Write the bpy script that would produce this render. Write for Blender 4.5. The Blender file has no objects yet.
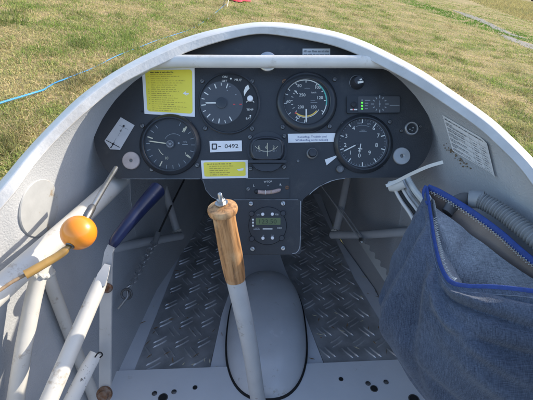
import bpy, math, random
import numpy as np
from mathutils import Vector, Matrix, noise
from mathutils.bvhtree import BVHTree

random.seed(7)
rng = np.random.default_rng(7)
sc = bpy.context.scene
COL = sc.collection
R_ = math.radians

# ------------------------------------------------------------------ frames
# glider frame: x right, y forward, z up, origin at the pilot's eye
TH = R_(28.0)
FPX = 400.0
F = Vector((0, math.cos(TH), -math.sin(TH)))
U = Vector((0, math.sin(TH), math.cos(TH)))
Rt = Vector((1, 0, 0))
ZF = -0.58            # cockpit floor
PD = 0.58             # distance of the instrument panel
K = PD / FPX          # metres per panel unit

def ray(px, py):
    return F + Rt * ((px - 266.5) / FPX) + U * ((200 - py) / FPX)
def P(px, py, d):
    return ray(px, py) * d
def FL(px, py, h=0.0):
    r = ray(px, py)
    return r * ((ZF + h) / r.z)
def PM(px, py, h=0.0):                      # point on the panel, h metres proud of it
    return F * (PD - h) + Rt * ((px - 266.5) * K) + U * ((200 - py) * K)

# ground: the glider rests nose low and one wing down, so the field is tilted to it
EYE = 0.95
n1 = ray(0, -95); n2 = ray(533, -3)
GN = n2.cross(n1).normalized()
if GN.z < 0: GN = -GN
ge2 = (Vector((0, 1, 0)) - GN * GN.y).normalized()
ge1 = ge2.cross(GN).normalized()
GM = Matrix.Translation(-GN * EYE) @ Matrix((ge1, ge2, GN)).transposed().to_4x4()
W = GM.inverted()                            # glider frame -> world (ground at z = 0)
def GP(px, py, h=0.0):                       # world point on the field
    r = (W.to_3x3() @ ray(px, py)); o = W @ Vector((0, 0, 0))
    t = (h - o.z) / r.z
    return o + r * t

# ------------------------------------------------------------------ materials
M = {}
def mat(name, col, rough=0.5, metal=0.0, var=0.0, vscale=20.0, bump=0.0, bscale=200.0, col2=None,
        coat=0.0, stretch=None, spec=None, detail=6.0, lo=0.35, hi=0.7, rvar=0.0, dirt=None, dscale=9.0, dlo=0.60, dhi=0.72):
    m = bpy.data.materials.new(name); m.use_nodes = True
    nt = m.node_tree; N = nt.nodes; L = nt.links
    b = N['Principled BSDF']
    b.inputs['Base Color'].default_value = (*col, 1)
    b.inputs['Roughness'].default_value = rough
    b.inputs['Metallic'].default_value = metal
    if spec is not None: b.inputs['Specular IOR Level'].default_value = spec
    if coat: b.inputs['Coat Weight'].default_value = coat; b.inputs['Coat Roughness'].default_value = 0.15
    tc = N.new('ShaderNodeTexCoord'); mp = N.new('ShaderNodeMapping')
    L.new(tc.outputs['Object'], mp.inputs['Vector'])
    if stretch: mp.inputs['Scale'].default_value = stretch
    cur = None
    if var or col2:
        no = N.new('ShaderNodeTexNoise'); no.inputs['Scale'].default_value = vscale; no.inputs['Detail'].default_value = detail
        L.new(mp.outputs['Vector'], no.inputs['Vector'])
        rp = N.new('ShaderNodeValToRGB')
        c2 = col2 if col2 else tuple(c * (1 - var) for c in col)
        rp.color_ramp.elements[0].position = lo; rp.color_ramp.elements[1].position = hi
        rp.color_ramp.elements[0].color = (*c2, 1); rp.color_ramp.elements[1].color = (*col, 1)
        L.new(no.outputs['Fac'], rp.inputs['Fac'])
        cur = rp.outputs['Color']
        if rvar:
            mr = N.new('ShaderNodeMapRange'); mr.inputs['To Min'].default_value = max(0.02, rough - rvar); mr.inputs['To Max'].default_value = min(1, rough + rvar)
            L.new(no.outputs['Fac'], mr.inputs['Value']); L.new(mr.outputs['Result'], b.inputs['Roughness'])
    if dirt:
        n2_ = N.new('ShaderNodeTexNoise'); n2_.inputs['Scale'].default_value = dscale; n2_.inputs['Detail'].default_value = 10; n2_.inputs['Roughness'].default_value = 0.7
        L.new(mp.outputs['Vector'], n2_.inputs['Vector'])
        r2 = N.new('ShaderNodeMapRange'); r2.inputs['From Min'].default_value = dlo; r2.inputs['From Max'].default_value = dhi
        L.new(n2_.outputs['Fac'], r2.inputs['Value'])
        mx = N.new('ShaderNodeMix'); mx.data_type = 'RGBA'
        L.new(r2.outputs['Result'], mx.inputs[0])
        if cur: L.new(cur, mx.inputs[6])
        else: mx.inputs[6].default_value = (*col, 1)
        mx.inputs[7].default_value = (*dirt, 1)
        cur = mx.outputs[2]
    if cur: L.new(cur, b.inputs['Base Color'])
    if bump:
        nb = N.new('ShaderNodeTexNoise'); nb.inputs['Scale'].default_value = bscale; nb.inputs['Detail'].default_value = 3
        L.new(mp.outputs['Vector'], nb.inputs['Vector'])
        bp = N.new('ShaderNodeBump'); bp.inputs['Strength'].default_value = bump; bp.inputs['Distance'].default_value = 0.002
        L.new(nb.outputs['Fac'], bp.inputs['Height']); L.new(bp.outputs['Normal'], b.inputs['Normal'])
    M[name] = m
    return m

mat('grey_paint', (0.46, 0.475, 0.49), 0.5, var=0.12, vscale=14, bump=0.42, bscale=420, dirt=(0.20, 0.185, 0.155), dscale=16, dlo=0.66, dhi=0.80)
mat('outer_white', (0.78, 0.78, 0.76), 0.3, var=0.05)
mat('rim_white', (0.62, 0.61, 0.585), 0.42, var=0.10, vscale=30, bump=0.18, bscale=120, dirt=(0.36, 0.32, 0.26), dscale=26, dlo=0.58, dhi=0.76)
mat('rim_grey', (0.50, 0.50, 0.49), 0.5, var=0.18, vscale=30, bump=0.3, bscale=160, dirt=(0.28, 0.26, 0.23), dscale=9, dlo=0.56, dhi=0.80)
mat('tube_white', (0.60, 0.585, 0.54), 0.42, var=0.10, vscale=30, bump=0.12, bscale=110, dirt=(0.30, 0.25, 0.19), dscale=48, dlo=0.59, dhi=0.70)
mat('cover_grey', (0.42, 0.43, 0.43), 0.5, var=0.12, vscale=60, bump=0.1, bscale=120, dirt=(0.27, 0.20, 0.12), dscale=40, dlo=0.56, dhi=0.66)
mat('tube_speckled', (0.70, 0.69, 0.66), 0.5, dirt=(0.07, 0.06, 0.05), dscale=150, dlo=0.58, dhi=0.64)
mat('bar_paint', (0.52, 0.53, 0.53), 0.42, var=0.12, vscale=30, bump=0.10, bscale=90, dirt=(0.28, 0.25, 0.21), dscale=50, dlo=0.60, dhi=0.70)
mat('tube_grey', (0.50, 0.51, 0.52), 0.45, var=0.12, vscale=30, bump=0.08, bscale=90)
mat('floor_paint', (0.64, 0.67, 0.72), 0.42, var=0.10, vscale=18, bump=0.10, bscale=160, dirt=(0.24, 0.20, 0.13), dscale=14, dlo=0.66, dhi=0.74)
mat('seat_paint', (0.66, 0.69, 0.73), 0.38, var=0.06, vscale=18, bump=0.08, bscale=160, dirt=(0.30, 0.27, 0.21), dscale=22, dlo=0.67, dhi=0.76)
mat('hump_paint', (0.58, 0.61, 0.65), 0.24, var=0.10, vscale=22, bump=0.10, bscale=60, dirt=(0.30, 0.28, 0.24), dscale=38, dlo=0.61, dhi=0.72, rvar=0.08)
mat('tread_metal', (0.62, 0.64, 0.67), 0.36, 0.55, var=0.45, vscale=25, bump=0.08, bscale=300, rvar=0.12)
mat('panel_paint', (0.029, 0.032, 0.038), 0.42, var=0.25, vscale=25, bump=0.14, bscale=500, rvar=0.12, dirt=(0.055, 0.056, 0.056), dscale=30, dlo=0.56, dhi=0.80)
mat('panel_edge', (0.36, 0.38, 0.40), 0.5, var=0.5, vscale=60)
mat('rubber', (0.012, 0.012, 0.013), 0.6)
mat('plastic_black', (0.022, 0.025, 0.030), 0.35, var=0.2, vscale=60)
mat('bezel_black', (0.022, 0.025, 0.030), 0.30, bump=0.08, bscale=400)
mat('dial_black', (0.015, 0.017, 0.021), 0.55)
mat('dial_grey', (0.050, 0.054, 0.062), 0.5)
mat('mark_white', (0.72, 0.72, 0.68), 0.6)
mat('mark_cream', (0.62, 0.58, 0.42), 0.6)
mat('mark_grey', (0.28, 0.30, 0.32), 0.6)
mat('mark_red', (0.60, 0.05, 0.05), 0.6)
mat('mark_yellow', (0.75, 0.50, 0.08), 0.6)
mat('mark_green', (0.10, 0.48, 0.40), 0.6)
mat('label_white', (0.76, 0.77, 0.78), 0.5, var=0.06, vscale=60)
mat('label_grey', (0.50, 0.51, 0.53), 0.45, var=0.12, vscale=50)
mat('label_yellow', (0.82, 0.70, 0.07), 0.45, var=0.06, vscale=40)
mat('ink_black', (0.02, 0.02, 0.025), 0.6)
mat('ink_brown', (0.38, 0.29, 0.05), 0.6)
mat('ink_blue', (0.06, 0.09, 0.24), 0.6)
mat('ink_grey', (0.17, 0.18, 0.19), 0.6)
mat('aluminium', (0.55, 0.56, 0.57), 0.34, 0.85, var=0.2, vscale=60, bump=0.05, bscale=200)
mat('disc_metal', (0.42, 0.43, 0.44), 0.38, 0.45, var=0.15, vscale=60, bump=0.05, bscale=200)
mat('pink_metal', (0.52, 0.44, 0.41), 0.45, 0.2, var=0.2, vscale=90)
mat('steel', (0.52, 0.52, 0.51), 0.30, 0.9, var=0.3, vscale=80, bump=0.05)
mat('dull_steel', (0.20, 0.20, 0.20), 0.42, 0.8, var=0.4, vscale=90)
mat('rusty_steel', (0.24, 0.20, 0.17), 0.6, 0.5, col2=(0.16, 0.07, 0.03), vscale=200)
mat('orange_plastic', (0.84, 0.265, 0.016), 0.30, var=0.06, vscale=25, coat=0.3, bump=0.03, bscale=40, dirt=(0.50, 0.15, 0.01), dscale=60, dlo=0.64, dhi=0.80)
mat('yellowed_tube', (0.42, 0.25, 0.07), 0.35, var=0.35, vscale=60, coat=0.2)
mat('cable', (0.34, 0.23, 0.13), 0.5, var=0.3, vscale=200)
mat('navy_plastic', (0.008, 0.014, 0.055), 0.30, var=0.25, vscale=60, bump=0.1, bscale=120, dirt=(0.05, 0.06, 0.10), dscale=90, dlo=0.62, dhi=0.70)
mat('hose', (0.25, 0.265, 0.28), 0.5, var=0.1, vscale=60)
mat('dark_grey', (0.10, 0.10, 0.105), 0.6, var=0.2, vscale=40)
mat('strap_white', (0.55, 0.56, 0.54), 0.45, var=0.1, vscale=60)
mat('chip', (0.25, 0.185, 0.12), 0.8, var=0.4, vscale=300)
mat('wire_white', (0.55, 0.53, 0.50), 0.4)
mat('blue_binding', (0.018, 0.055, 0.25), 0.65, var=0.25, vscale=200, bump=0.3, bscale=900)
mat('thread', (0.62, 0.62, 0.58), 0.8)
mat('seam_blue', (0.17, 0.20, 0.26), 0.9, var=0.4, vscale=600)
mat('taupe', (0.30, 0.235, 0.20), 0.8, var=0.2, vscale=40, bump=0.2, bscale=500)
mat('rope_blue', (0.03, 0.26, 0.62), 0.5, var=0.2, vscale=30, bump=0.6, bscale=120)
mat('chute_red', (0.65, 0.025, 0.045), 0.6, var=0.2, vscale=8)
mat('chute_white', (0.75, 0.70, 0.55), 0.6)
mat('bakelite', (0.030, 0.033, 0.040), 0.35)
mat('lcd', (0.11, 0.15, 0.055), 0.3)
mat('lcd_ink', (0.025, 0.04, 0.018), 0.5)
mat('liquid', (0.48, 0.36, 0.33), 0.25, var=0.25, vscale=400)

def wood():
    m = mat('grip_wood', (0.44, 0.22, 0.075), 0.5)
    nt = m.node_tree; N = nt.nodes; L = nt.links; b = N['Principled BSDF']
    tc = N.new('ShaderNodeTexCoord'); mp = N.new('ShaderNodeMapping'); mp.inputs['Scale'].default_value = (85, 85, 6)
    mp.inputs['Rotation'].default_value = (0.0, 0.15, 0)
    L.new(tc.outputs['Object'], mp.inputs['Vector'])
    n = N.new('ShaderNodeTexNoise'); n.inputs['Scale'].default_value = 3; n.inputs['Detail'].default_value = 8; n.inputs['Roughness'].default_value = 0.65
    L.new(mp.outputs['Vector'], n.inputs['Vector'])
    r = N.new('ShaderNodeValToRGB'); e = r.color_ramp.elements
    e[0].position = 0.37; e[0].color = (0.17, 0.085, 0.035, 1); e[1].position = 0.64; e[1].color = (0.52, 0.28, 0.12, 1)
    k = e.new(0.50); k.color = (0.40, 0.20, 0.075, 1)
    L.new(n.outputs['Fac'], r.inputs['Fac'])
    n2 = N.new('ShaderNodeTexNoise'); n2.inputs['Scale'].default_value = 55; n2.inputs['Detail'].default_value = 5
    L.new(tc.outputs['Object'], n2.inputs['Vector'])
    r2 = N.new('ShaderNodeMapRange'); r2.inputs['From Min'].default_value = 0.53; r2.inputs['From Max'].default_value = 0.78
    L.new(n2.outputs['Fac'], r2.inputs['Value'])
    mx = N.new('ShaderNodeMix'); mx.data_type = 'RGBA'; L.new(r2.outputs['Result'], mx.inputs[0]); L.new(r.outputs['Color'], mx.inputs[6])
    mx.inputs[7].default_value = (0.58, 0.38, 0.20, 1)
    L.new(mx.outputs[2], b.inputs['Base Color'])
    bp = N.new('ShaderNodeBump'); bp.inputs['Strength'].default_value = 0.35; bp.inputs['Distance'].default_value = 0.001
    L.new(n.outputs['Fac'], bp.inputs['Height']); L.new(bp.outputs['Normal'], b.inputs['Normal'])
wood()

def denim(name, c1, c2):
    m = mat(name, c1, 0.9)
    nt = m.node_tree; N = nt.nodes; L = nt.links; b = N['Principled BSDF']
    b.inputs['Sheen Weight'].default_value = 0.15
    tc = N.new('ShaderNodeTexCoord')
    outs = []
    for sc_ in ((1500, 160, 160), (160, 1200, 1200)):
        mp = N.new('ShaderNodeMapping'); mp.inputs['Scale'].default_value = sc_; mp.inputs['Rotation'].default_value = (0.5, 0.3, 0.4)
        L.new(tc.outputs['Object'], mp.inputs['Vector'])
        n = N.new('ShaderNodeTexNoise'); n.inputs['Scale'].default_value = 1.0; n.inputs['Detail'].default_value = 3
        L.new(mp.outputs['Vector'], n.inputs['Vector']); outs.append(n.outputs['Fac'])
    n3 = N.new('ShaderNodeTexNoise'); n3.inputs['Scale'].default_value = 12; n3.inputs['Detail'].default_value = 6
    L.new(tc.outputs['Object'], n3.inputs['Vector'])
    a = N.new('ShaderNodeMath'); L.new(outs[0], a.inputs[0]); L.new(outs[1], a.inputs[1])
    a2 = N.new('ShaderNodeMath'); L.new(a.outputs[0], a2.inputs[0]); L.new(n3.outputs['Fac'], a2.inputs[1])
    mr = N.new('ShaderNodeMapRange'); mr.inputs['From Min'].default_value = 1.08; mr.inputs['From Max'].default_value = 1.95
    L.new(a2.outputs[0], mr.inputs['Value'])
    mx = N.new('ShaderNodeMix'); mx.data_type = 'RGBA'; L.new(mr.outputs['Result'], mx.inputs[0])
    mx.inputs[6].default_value = (*c1, 1); mx.inputs[7].default_value = (*c2, 1)
    L.new(mx.outputs[2], b.inputs['Base Color'])
    bp = N.new('ShaderNodeBump'); bp.inputs['Strength'].default_value = 0.6; bp.inputs['Distance'].default_value = 0.0010
    L.new(a.outputs[0], bp.inputs['Height']); L.new(bp.outputs['Normal'], b.inputs['Normal'])
denim('denim', (0.018, 0.0275, 0.050), (0.105, 0.134, 0.190))
denim('denim_lining', (0.11, 0.118, 0.135), (0.42, 0.43, 0.45))

def glass_mat():
    m = bpy.data.materials.new('instrument_glass'); m.use_nodes = True
    nt = m.node_tree; N = nt.nodes; L = nt.links
    for n in list(N): N.remove(n)
    o = N.new('ShaderNodeOutputMaterial'); mx = N.new('ShaderNodeMixShader'); t = N.new('ShaderNodeBsdfTransparent'); g = N.new('ShaderNodeBsdfGlossy')
    g.inputs['Roughness'].default_value = 0.03
    fr = N.new('ShaderNodeFresnel'); fr.inputs['IOR'].default_value = 1.47
    L.new(fr.outputs[0], mx.inputs[0]); L.new(t.outputs[0], mx.inputs[1]); L.new(g.outputs[0], mx.inputs[2]); L.new(mx.outputs[0], o.inputs[0])
    M['glass'] = m
glass_mat()
def led():
    m = mat('led_green', (0.05, 0.4, 0.05), 0.4); b = m.node_tree.nodes['Principled BSDF']
    b.inputs['Emission Color'].default_value = (0.15, 0.9, 0.08, 1); b.inputs['Emission Strength'].default_value = 0.35
led()
def attr_mat(name, rough=0.8, trans=0.0):
    m = bpy.data.materials.new(name); m.use_nodes = True
    nt = m.node_tree; N = nt.nodes; b = N['Principled BSDF']
    a = N.new('ShaderNodeAttribute'); a.attribute_name = 'Col'
    nt.links.new(a.outputs['Color'], b.inputs['Base Color']); b.inputs['Roughness'].default_value = rough
    b.inputs['Specular IOR Level'].default_value = 0.25
    M[name] = m
attr_mat('grass_blade'); attr_mat('leaf_mass')
def blade_trans():
    nt = M['grass_blade'].node_tree; N = nt.nodes; L = nt.links
    tr = N.new('ShaderNodeBsdfTranslucent'); mx = N.new('ShaderNodeMixShader'); mx.inputs[0].default_value = .38
    a = [n for n in N if n.type == 'ATTRIBUTE'][0]; L.new(a.outputs['Color'], tr.inputs['Color'])
    out = [n for n in N if n.type == 'OUTPUT_MATERIAL'][0]
    L.new(N['Principled BSDF'].outputs[0], mx.inputs[1]); L.new(tr.outputs[0], mx.inputs[2]); L.new(mx.outputs[0], out.inputs['Surface'])
blade_trans()

# ------------------------------------------------------------------ mesh builder
G = {}           # object -> matrix in glider frame (top-level) ; world-frame objects use WORLD set
WORLD = set()
class MB:
    def __init__(s): s.v = []; s.f = []; s.m = []; s.mats = []
    def mi(s, name):
        if name not in s.mats: s.mats.append(name)
        return s.mats.index(name)
    def add(s, verts, faces, mat_):
        o = len(s.v); k = s.mi(mat_)
        s.v += [Vector(p) for p in verts]
        for f in faces: s.f.append([i + o for i in f]); s.m.append(k)
    def grid(s, rows, mat_, closed_u=False, closed_v=False, flip=False):
        nr = len(rows); nc = len(rows[0]); vs = [p for r in rows for p in r]; fs = []
        for i in range(nr if closed_v else nr - 1):
            for j in range(nc if closed_u else nc - 1):
                a = i * nc + j; b = i * nc + (j + 1) % nc; c = ((i + 1) % nr) * nc + (j + 1) % nc; d = ((i + 1) % nr) * nc + j
                fs.append([a, d, c, b] if flip else [a, b, c, d])
        s.add(vs, fs, mat_)
    def tube(s, pts, rad, mat_, n=14, caps=True, flat=None, up=None):
        pts = [Vector(p) for p in pts]; m = len(pts)
        rad = rad if isinstance(rad, (list, tuple)) else [rad] * m
        t0 = (pts[1] - pts[0]).normalized()
        a = Vector(up) if up is not None else (Vector((0, 0, 1)) if abs(t0.z) < 0.9 else Vector((1, 0, 0)))
        nx = (a - t0 * a.dot(t0)).normalized(); rows = []
        for i in range(m):
            t = (pts[min(i + 1, m - 1)] - pts[max(i - 1, 0)]).normalized()
            nx = (nx - t * nx.dot(t)).normalized(); ny = t.cross(nx)
            fl = flat if flat is not None else 1.0
            rows.append([pts[i] + nx * (rad[i] * math.cos(2 * math.pi * k / n)) + ny * (rad[i] * fl * math.sin(2 * math.pi * k / n)) for k in range(n)])
        s.grid(rows, mat_, closed_u=True)
        if caps:
            o = len(s.v) - m * n; k = s.mi(mat_)
            s.f.append([o + j for j in range(n)][::-1]); s.m.append(k)
            s.f.append([o + (m - 1) * n + j for j in range(n)]); s.m.append(k)
    def lathe(s, prof, org, ax, mat_, n=32, cap0=True, cap1=True, ref=None):
        org = Vector(org); ax = Vector(ax).normalized()
        a = Vector((1, 0, 0)) if abs(ax.x) < 0.9 else Vector((0, 1, 0))
        x = (a - ax * a.dot(ax)).normalized(); y = ax.cross(x); rows = []
        for r, h in prof:
            rows.append([org + ax * h + (x * math.cos(2 * math.pi * k / n) + y * math.sin(2 * math.pi * k / n)) * r for k in range(n)])
        s.grid(rows, mat_, closed_u=True)
        o = len(s.v) - len(prof) * n; k = s.mi(mat_)
        if cap0: s.f.append([o + j for j in range(n)][::-1]); s.m.append(k)
        if cap1: s.f.append([o + (len(prof) - 1) * n + j for j in range(n)]); s.m.append(k)
    def sphere(s, c, r, mat_, n=28, sx=(1, 1, 1)):
        c = Vector(c); rows = []
        for i in range(1, n // 2):
            t = math.pi * i / (n // 2)
            rows.append([c + Vector((math.sin(t) * math.cos(2 * math.pi * j / n) * r * sx[0], math.sin(t) * math.sin(2 * math.pi * j / n) * r * sx[1], math.cos(t) * r * sx[2])) for j in range(n)])
        s.grid(rows, mat_, closed_u=True); k = s.mi(mat_)
        o = len(s.v) - len(rows) * n
        s.v.append(c + Vector((0, 0, r * sx[2]))); s.v.append(c - Vector((0, 0, r * sx[2])))
        for j in range(n):
            s.f.append([len(s.v) - 2, o + (j + 1) % n, o + j]); s.m.append(k)
            l = o + (len(rows) - 1) * n; s.f.append([len(s.v) - 1, l + j, l + (j + 1) % n]); s.m.append(k)
    def prism(s, pts, vec, mat_, side=None):          # pts: planar loop, extruded by vec
        n = len(pts); pts = [Vector(p) for p in pts]; vec = Vector(vec)
        o = len(s.v); s.v += pts + [p + vec for p in pts]; k = s.mi(mat_); ks = s.mi(side or mat_)
        s.f.append([o + i for i in range(n)][::-1]); s.m.append(k)
        s.f.append([o + n + i for i in range(n)]); s.m.append(k)
        for i in range(n):
            j = (i + 1) % n; s.f.append([o + i, o + j, o + n + j, o + n + i]); s.m.append(ks)
    def face(s, pts, mat_):
        o = len(s.v); s.v += [Vector(p) for p in pts]; s.f.append(list(range(o, o + len(pts)))); s.m.append(s.mi(mat_))
    def build(s, name, parent=None, loc=None, world=False, sharp=35):
        me = bpy.data.meshes.new(name)
        if parent is not None:
            inv = G[parent].inverted(); g = G[parent]
        else:
            if loc is None:
                c = sum(s.v, Vector()) / len(s.v); loc = c
            g = Matrix.Translation(loc) if not isinstance(loc, Matrix) else loc
            inv = g.inverted()
        me.from_pydata([tuple(inv @ p) for p in s.v], [], s.f)
        for n in s.mats: me.materials.append(M[n])
        me.polygons.foreach_set('material_index', s.m)
        me.polygons.foreach_set('use_smooth', [True] * len(s.f))
        me.update(); me.set_sharp_from_angle(angle=R_(sharp))
        ob = bpy.data.objects.new(name, me); COL.objects.link(ob)
        G[ob] = g
        if parent is not None: ob.parent = parent
        else: TOP.append(ob)
        if world: WORLD.add(ob)
        return ob
TOP = []
def tag(o, label, cat, group=None):
    o['label'] = label; o['category'] = cat
    if group: o['group'] = group
    return o
def thing(name, label, cat, loc, group=None, world=False):
    o = bpy.data.objects.new(name, None); COL.objects.link(o); o.empty_display_size = 0.05
    G[o] = Matrix.Translation(loc) if not isinstance(loc, Matrix) else loc
    TOP.append(o)
    if world: WORLD.add(o)
    return tag(o, label, cat, group)
PROT = Matrix((Rt, U, -F)).transposed().to_4x4()
def pthing(name, label, cat, px, py, group=None):
    return thing(name, label, cat, Matrix.Translation(PM(px, py, 0)) @ PROT, group)

def crom(pts, n):
    pts = [Vector(p) for p in pts]; out = []
    ext = [2 * pts[0] - pts[1]] + pts + [2 * pts[-1] - pts[-2]]
    for i in range(1, len(ext) - 2):
        a, b, c, d = ext[i - 1:i + 3]
        for k in range(n):
            t = k / n
            out.append(0.5 * ((2 * b) + (c - a) * t + (2 * a - 5 * b + 4 * c - d) * t * t + (3 * b - a - 3 * c + d) * t ** 3))
    out.append(pts[-1].copy()); return out
def lerp_tab(tab, x):
    if x <= tab[0][0]: return tab[0][1]
    for (a, va), (b, vb) in zip(tab, tab[1:]):
        if x <= b: return va + (vb - va) * (x - a) / (b - a)
    return tab[-1][1]

# text -> triangles (built-in font)
_tc = {}
def text_mesh(s):
    if s in _tc: return _tc[s]
    cu = bpy.data.curves.new('t', 'FONT'); cu.body = s; cu.resolution_u = 3; cu.size = 1
    ob = bpy.data.objects.new('t', cu); COL.objects.link(ob)
    dg = bpy.context.evaluated_depsgraph_get()
    me = bpy.data.meshes.new_from_object(ob.evaluated_get(dg))
    vs = [(v.co.x, v.co.y) for v in me.vertices]; fs = [list(p.vertices) for p in me.polygons]
    bpy.data.objects.remove(ob); bpy.data.curves.remove(cu); bpy.data.meshes.remove(me)
    _tc[s] = (vs, fs); return _tc[s]

class Draw:
    """flat marks on the panel: x right, y down in panel units, at height h (metres)"""
    def __init__(s, mb, h, fn=None): s.mb = mb; s.h = h; s.fn = fn or (lambda x, y: PM(x, y, h))
    def poly(s, pts, m): s.mb.face([s.fn(x, y) for x, y in pts][::-1], m)
    def line(s, x0, y0, x1, y1, w, m):
        dx, dy = x1 - x0, y1 - y0; l = math.hypot(dx, dy) or 1; nx, ny = -dy / l * w / 2, dx / l * w / 2
        s.poly([(x0 + nx, y0 + ny), (x0 - nx, y0 - ny), (x1 - nx, y1 - ny), (x1 + nx, y1 + ny)], m)
    def tick(s, cx, cy, a, r0, r1, w, m):
        a = R_(a); s.line(cx + r0 * math.sin(a), cy - r0 * math.cos(a), cx + r1 * math.sin(a), cy - r1 * math.cos(a), w, m)
    def arc(s, cx, cy, r, a0, a1, w, m, n=None):
        n = n or max(4, int(abs(a1 - a0) / 6)); i = [[], []]
        for k in range(n + 1):
            a = R_(a0 + (a1 - a0) * k / n)
            for q, rr in enumerate((r - w / 2, r + w / 2)): i[q].append(s.fn(cx + rr * math.sin(a), cy - rr * math.cos(a)))
        s.mb.grid(i, m, flip=a1 > a0)
    def disc(s, cx, cy, r, m, n=40, sx=1):
        s.poly([(cx + r * sx * math.sin(2 * math.pi * k / n), cy - r * math.cos(2 * math.pi * k / n)) for k in range(n)][::-1], m)
    def rrect(s, x0, y0, x1, y1, r, m): s.poly(rr_pts(x0, y0, x1, y1, r), m)
    def text(s, t, cx, cy, size, m, rot=0, sx=1.0):
        vs, fs = text_mesh(t)
        xs = [v[0] for v in vs]; ys = [v[1] for v in vs]; mx = (min(xs) + max(xs)) / 2; my = 0.35
        k = size / 0.70; c, sn = math.cos(R_(rot)), math.sin(R_(rot)); pts = []
        for x, y in vs:
            x = (x - mx) * k * sx; y = -(y - my) * k
            pts.append(s.fn(cx + x * c - y * sn, cy + x * sn + y * c))
        s.mb.add(pts, fs, m)
    def words(s, x0, x1, y, hgt, m, rnd, fill=0.9, fn=None):
        x = x0
        while x < x1 - 0.6:
            w = min(rnd.uniform(1.2, 5.0), x1 - x)
            # letter-like strokes
            q = x
            while q < x + w:
                lw = rnd.uniform(0.35, 0.75)
                hh = hgt * rnd.choice((0.7, 0.7, 1.0))
                a = (fn or (lambda px, py: (px, py)))
                s.poly([a(q, y + hgt / 2 - hh), a(q, y + hgt / 2), a(min(q + lw, x + w), y + hgt / 2), a(min(q + lw, x + w), y + hgt / 2 - hh)][::1], m)
                q += lw + 0.22
            x += w + 0.9
            if rnd.random() > fill: break
def rr_pts(x0, y0, x1, y1, r, n=5):
    out = []
    for cx, cy, a0 in ((x1 - r, y0 + r, 0), (x1 - r, y1 - r, 90), (x0 + r, y1 - r, 180), (x0 + r, y0 + r, 270)):
        for k in range(n + 1):
            a = R_(a0 + 90 * k / n); out.append((cx + r * math.sin(a), cy - r * math.cos(a)))
    return out[::-1]

# ================================================================== GLIDER (fuselage)
glider = thing('glider', 'white glider whose open grey cockpit is seen from the pilot seat', 'glider', Vector((0, 0.3, ZF - 0.05)))
rim_tab = [(-45,228,-28,243,.385),(0,181,14,194,.42),(22,155,35,165,.444),(45,130,58,139,.47),(77,98.5,90,109,.50),(106,77,117,87.5,.52),(135,60,144,72.5,.535),
 (164,46,172,59.5,.546),(180,39.5,187,52.5,.553),(202,32.5,206,46,.56),(226,27,229,39.5,.567),(250,23,251,35,.57),(268,22,268,34.5,.571),(290,23.5,288,37,.57),
 (312,27,309,40.5,.567),(338,32.5,333,46,.56),(362,40.5,355,54,.552),(388,52.5,379.5,65.5,.54),(421.5,70.5,411.5,83,.517),(455,92.5,444.5,104.5,.49),
 (489,116.5,477.5,128,.461),(511,136,498.5,147,.44),(533,158,519.5,168.5,.42),(575,203,558,215,.387)]
def rim_pts():
    O, C, I, I2, O2, A = [], [], [], [], [], []
    for ox, oy, ix, iy, d in rim_tab:
        O.append(P(ox, oy, d + .022)); I.append(P(ix, iy, d + .002)); C.append(P(ox + (ix - ox) * .34, oy + (iy - oy) * .34, d + .001))
        A.append(P(ox + (ix - ox) * .10, oy + (iy - oy) * .10, d + .010))
        I2.append(P(ix, iy, d + .030)); O2.append(P(ox + (ix - ox) * .15, oy + (iy - oy) * .15, d + .040))
    res = []
    for arr in (O, A, C, I, I2, O2):
        first, last = arr[0], arr[-1]
        pre = [Vector((first.x, y, first.z - z)) for y, z in ((-.6, .035), (-.3, .035), (0.0, .03), (.2, .018))]
        post = [Vector((last.x, y, last.z - z)) for y, z in ((.2, .0), (0.0, .0), (-.3, .0), (-.6, .0))]
        res.append(crom(pre + arr + post, 6))
    return res
RO, RA, RC, RI, RI2, RO2 = rim_pts()
mb = MB(); rows = []
for i in range(len(RO)):
    O, A, C, I, I2, O2 = RO[i], RA[i], RC[i], RI[i], RI2[i], RO2[i]
    c1 = C.lerp(A, .22); c2 = C.lerp(I, .10); i1 = I.lerp(C, .10); i2 = I.lerp(I2, .15)
    # small hand-made unevenness along the lip
    w = noise.noise(O * 22) * .0012
    rows.append([O, A, c1, C + (c1 + c2 - 2 * C) * .25, c2, i1 + (I2 - I).normalized() * w, I + (i1 + i2 - 2 * I) * .25 + (I2 - I) * w * 8, i2, I2, O2])
mb.grid([r[:5] for r in rows], 'rim_white'); mb.grid([r[4:] + r[:1] for r in rows], 'rim_grey')
mb.build('cockpit_rim', glider, sharp=28)

# shell
WT = [(-.6, .292), (.3, .298), (.4, .29), (.47, .284), (.55, .275), (.675, .262), (.89, .225), (1.15, .19), (1.3, .14), (1.42, .05)]
FT = [(-.6, .25), (.47, .25), (.675, .236), (.89, .188), (1.15, .165), (1.3, .12), (1.42, .035)]
TT = [(.62, -.060), (.75, -.085), (.9, -.125), (1.1, -.20), (1.3, -.31), (1.42, -.42)]
def sect(x0, y, z0, sg):
    w = lerp_tab(WT, y); wf = lerp_tab(FT, y); x0 = abs(x0)
    if x0 > w - .004: w = x0 + .004
    zf = ZF if y < 1.15 else ZF + (y - 1.15) * .5
    p = [(x0, z0), (x0 + .9 * (w - x0), z0 - .03 - .02 * (1 - x0 / w)), (w + .012, z0 - .22), (wf, zf)]
    out = []
    for k in range(17):
        t = k / 16; c = [(1 - t) ** 3, 3 * t * (1 - t) ** 2, 3 * t * t * (1 - t), t ** 3]
        out.append(Vector((sg * sum(a * q[0] for a, q in zip(c, p)), y, sum(a * q[1] for a, q in zip(c, p)))))
    return out
apex = min(range(len(RI)), key=lambda i: abs(RI[i].x))
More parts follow.
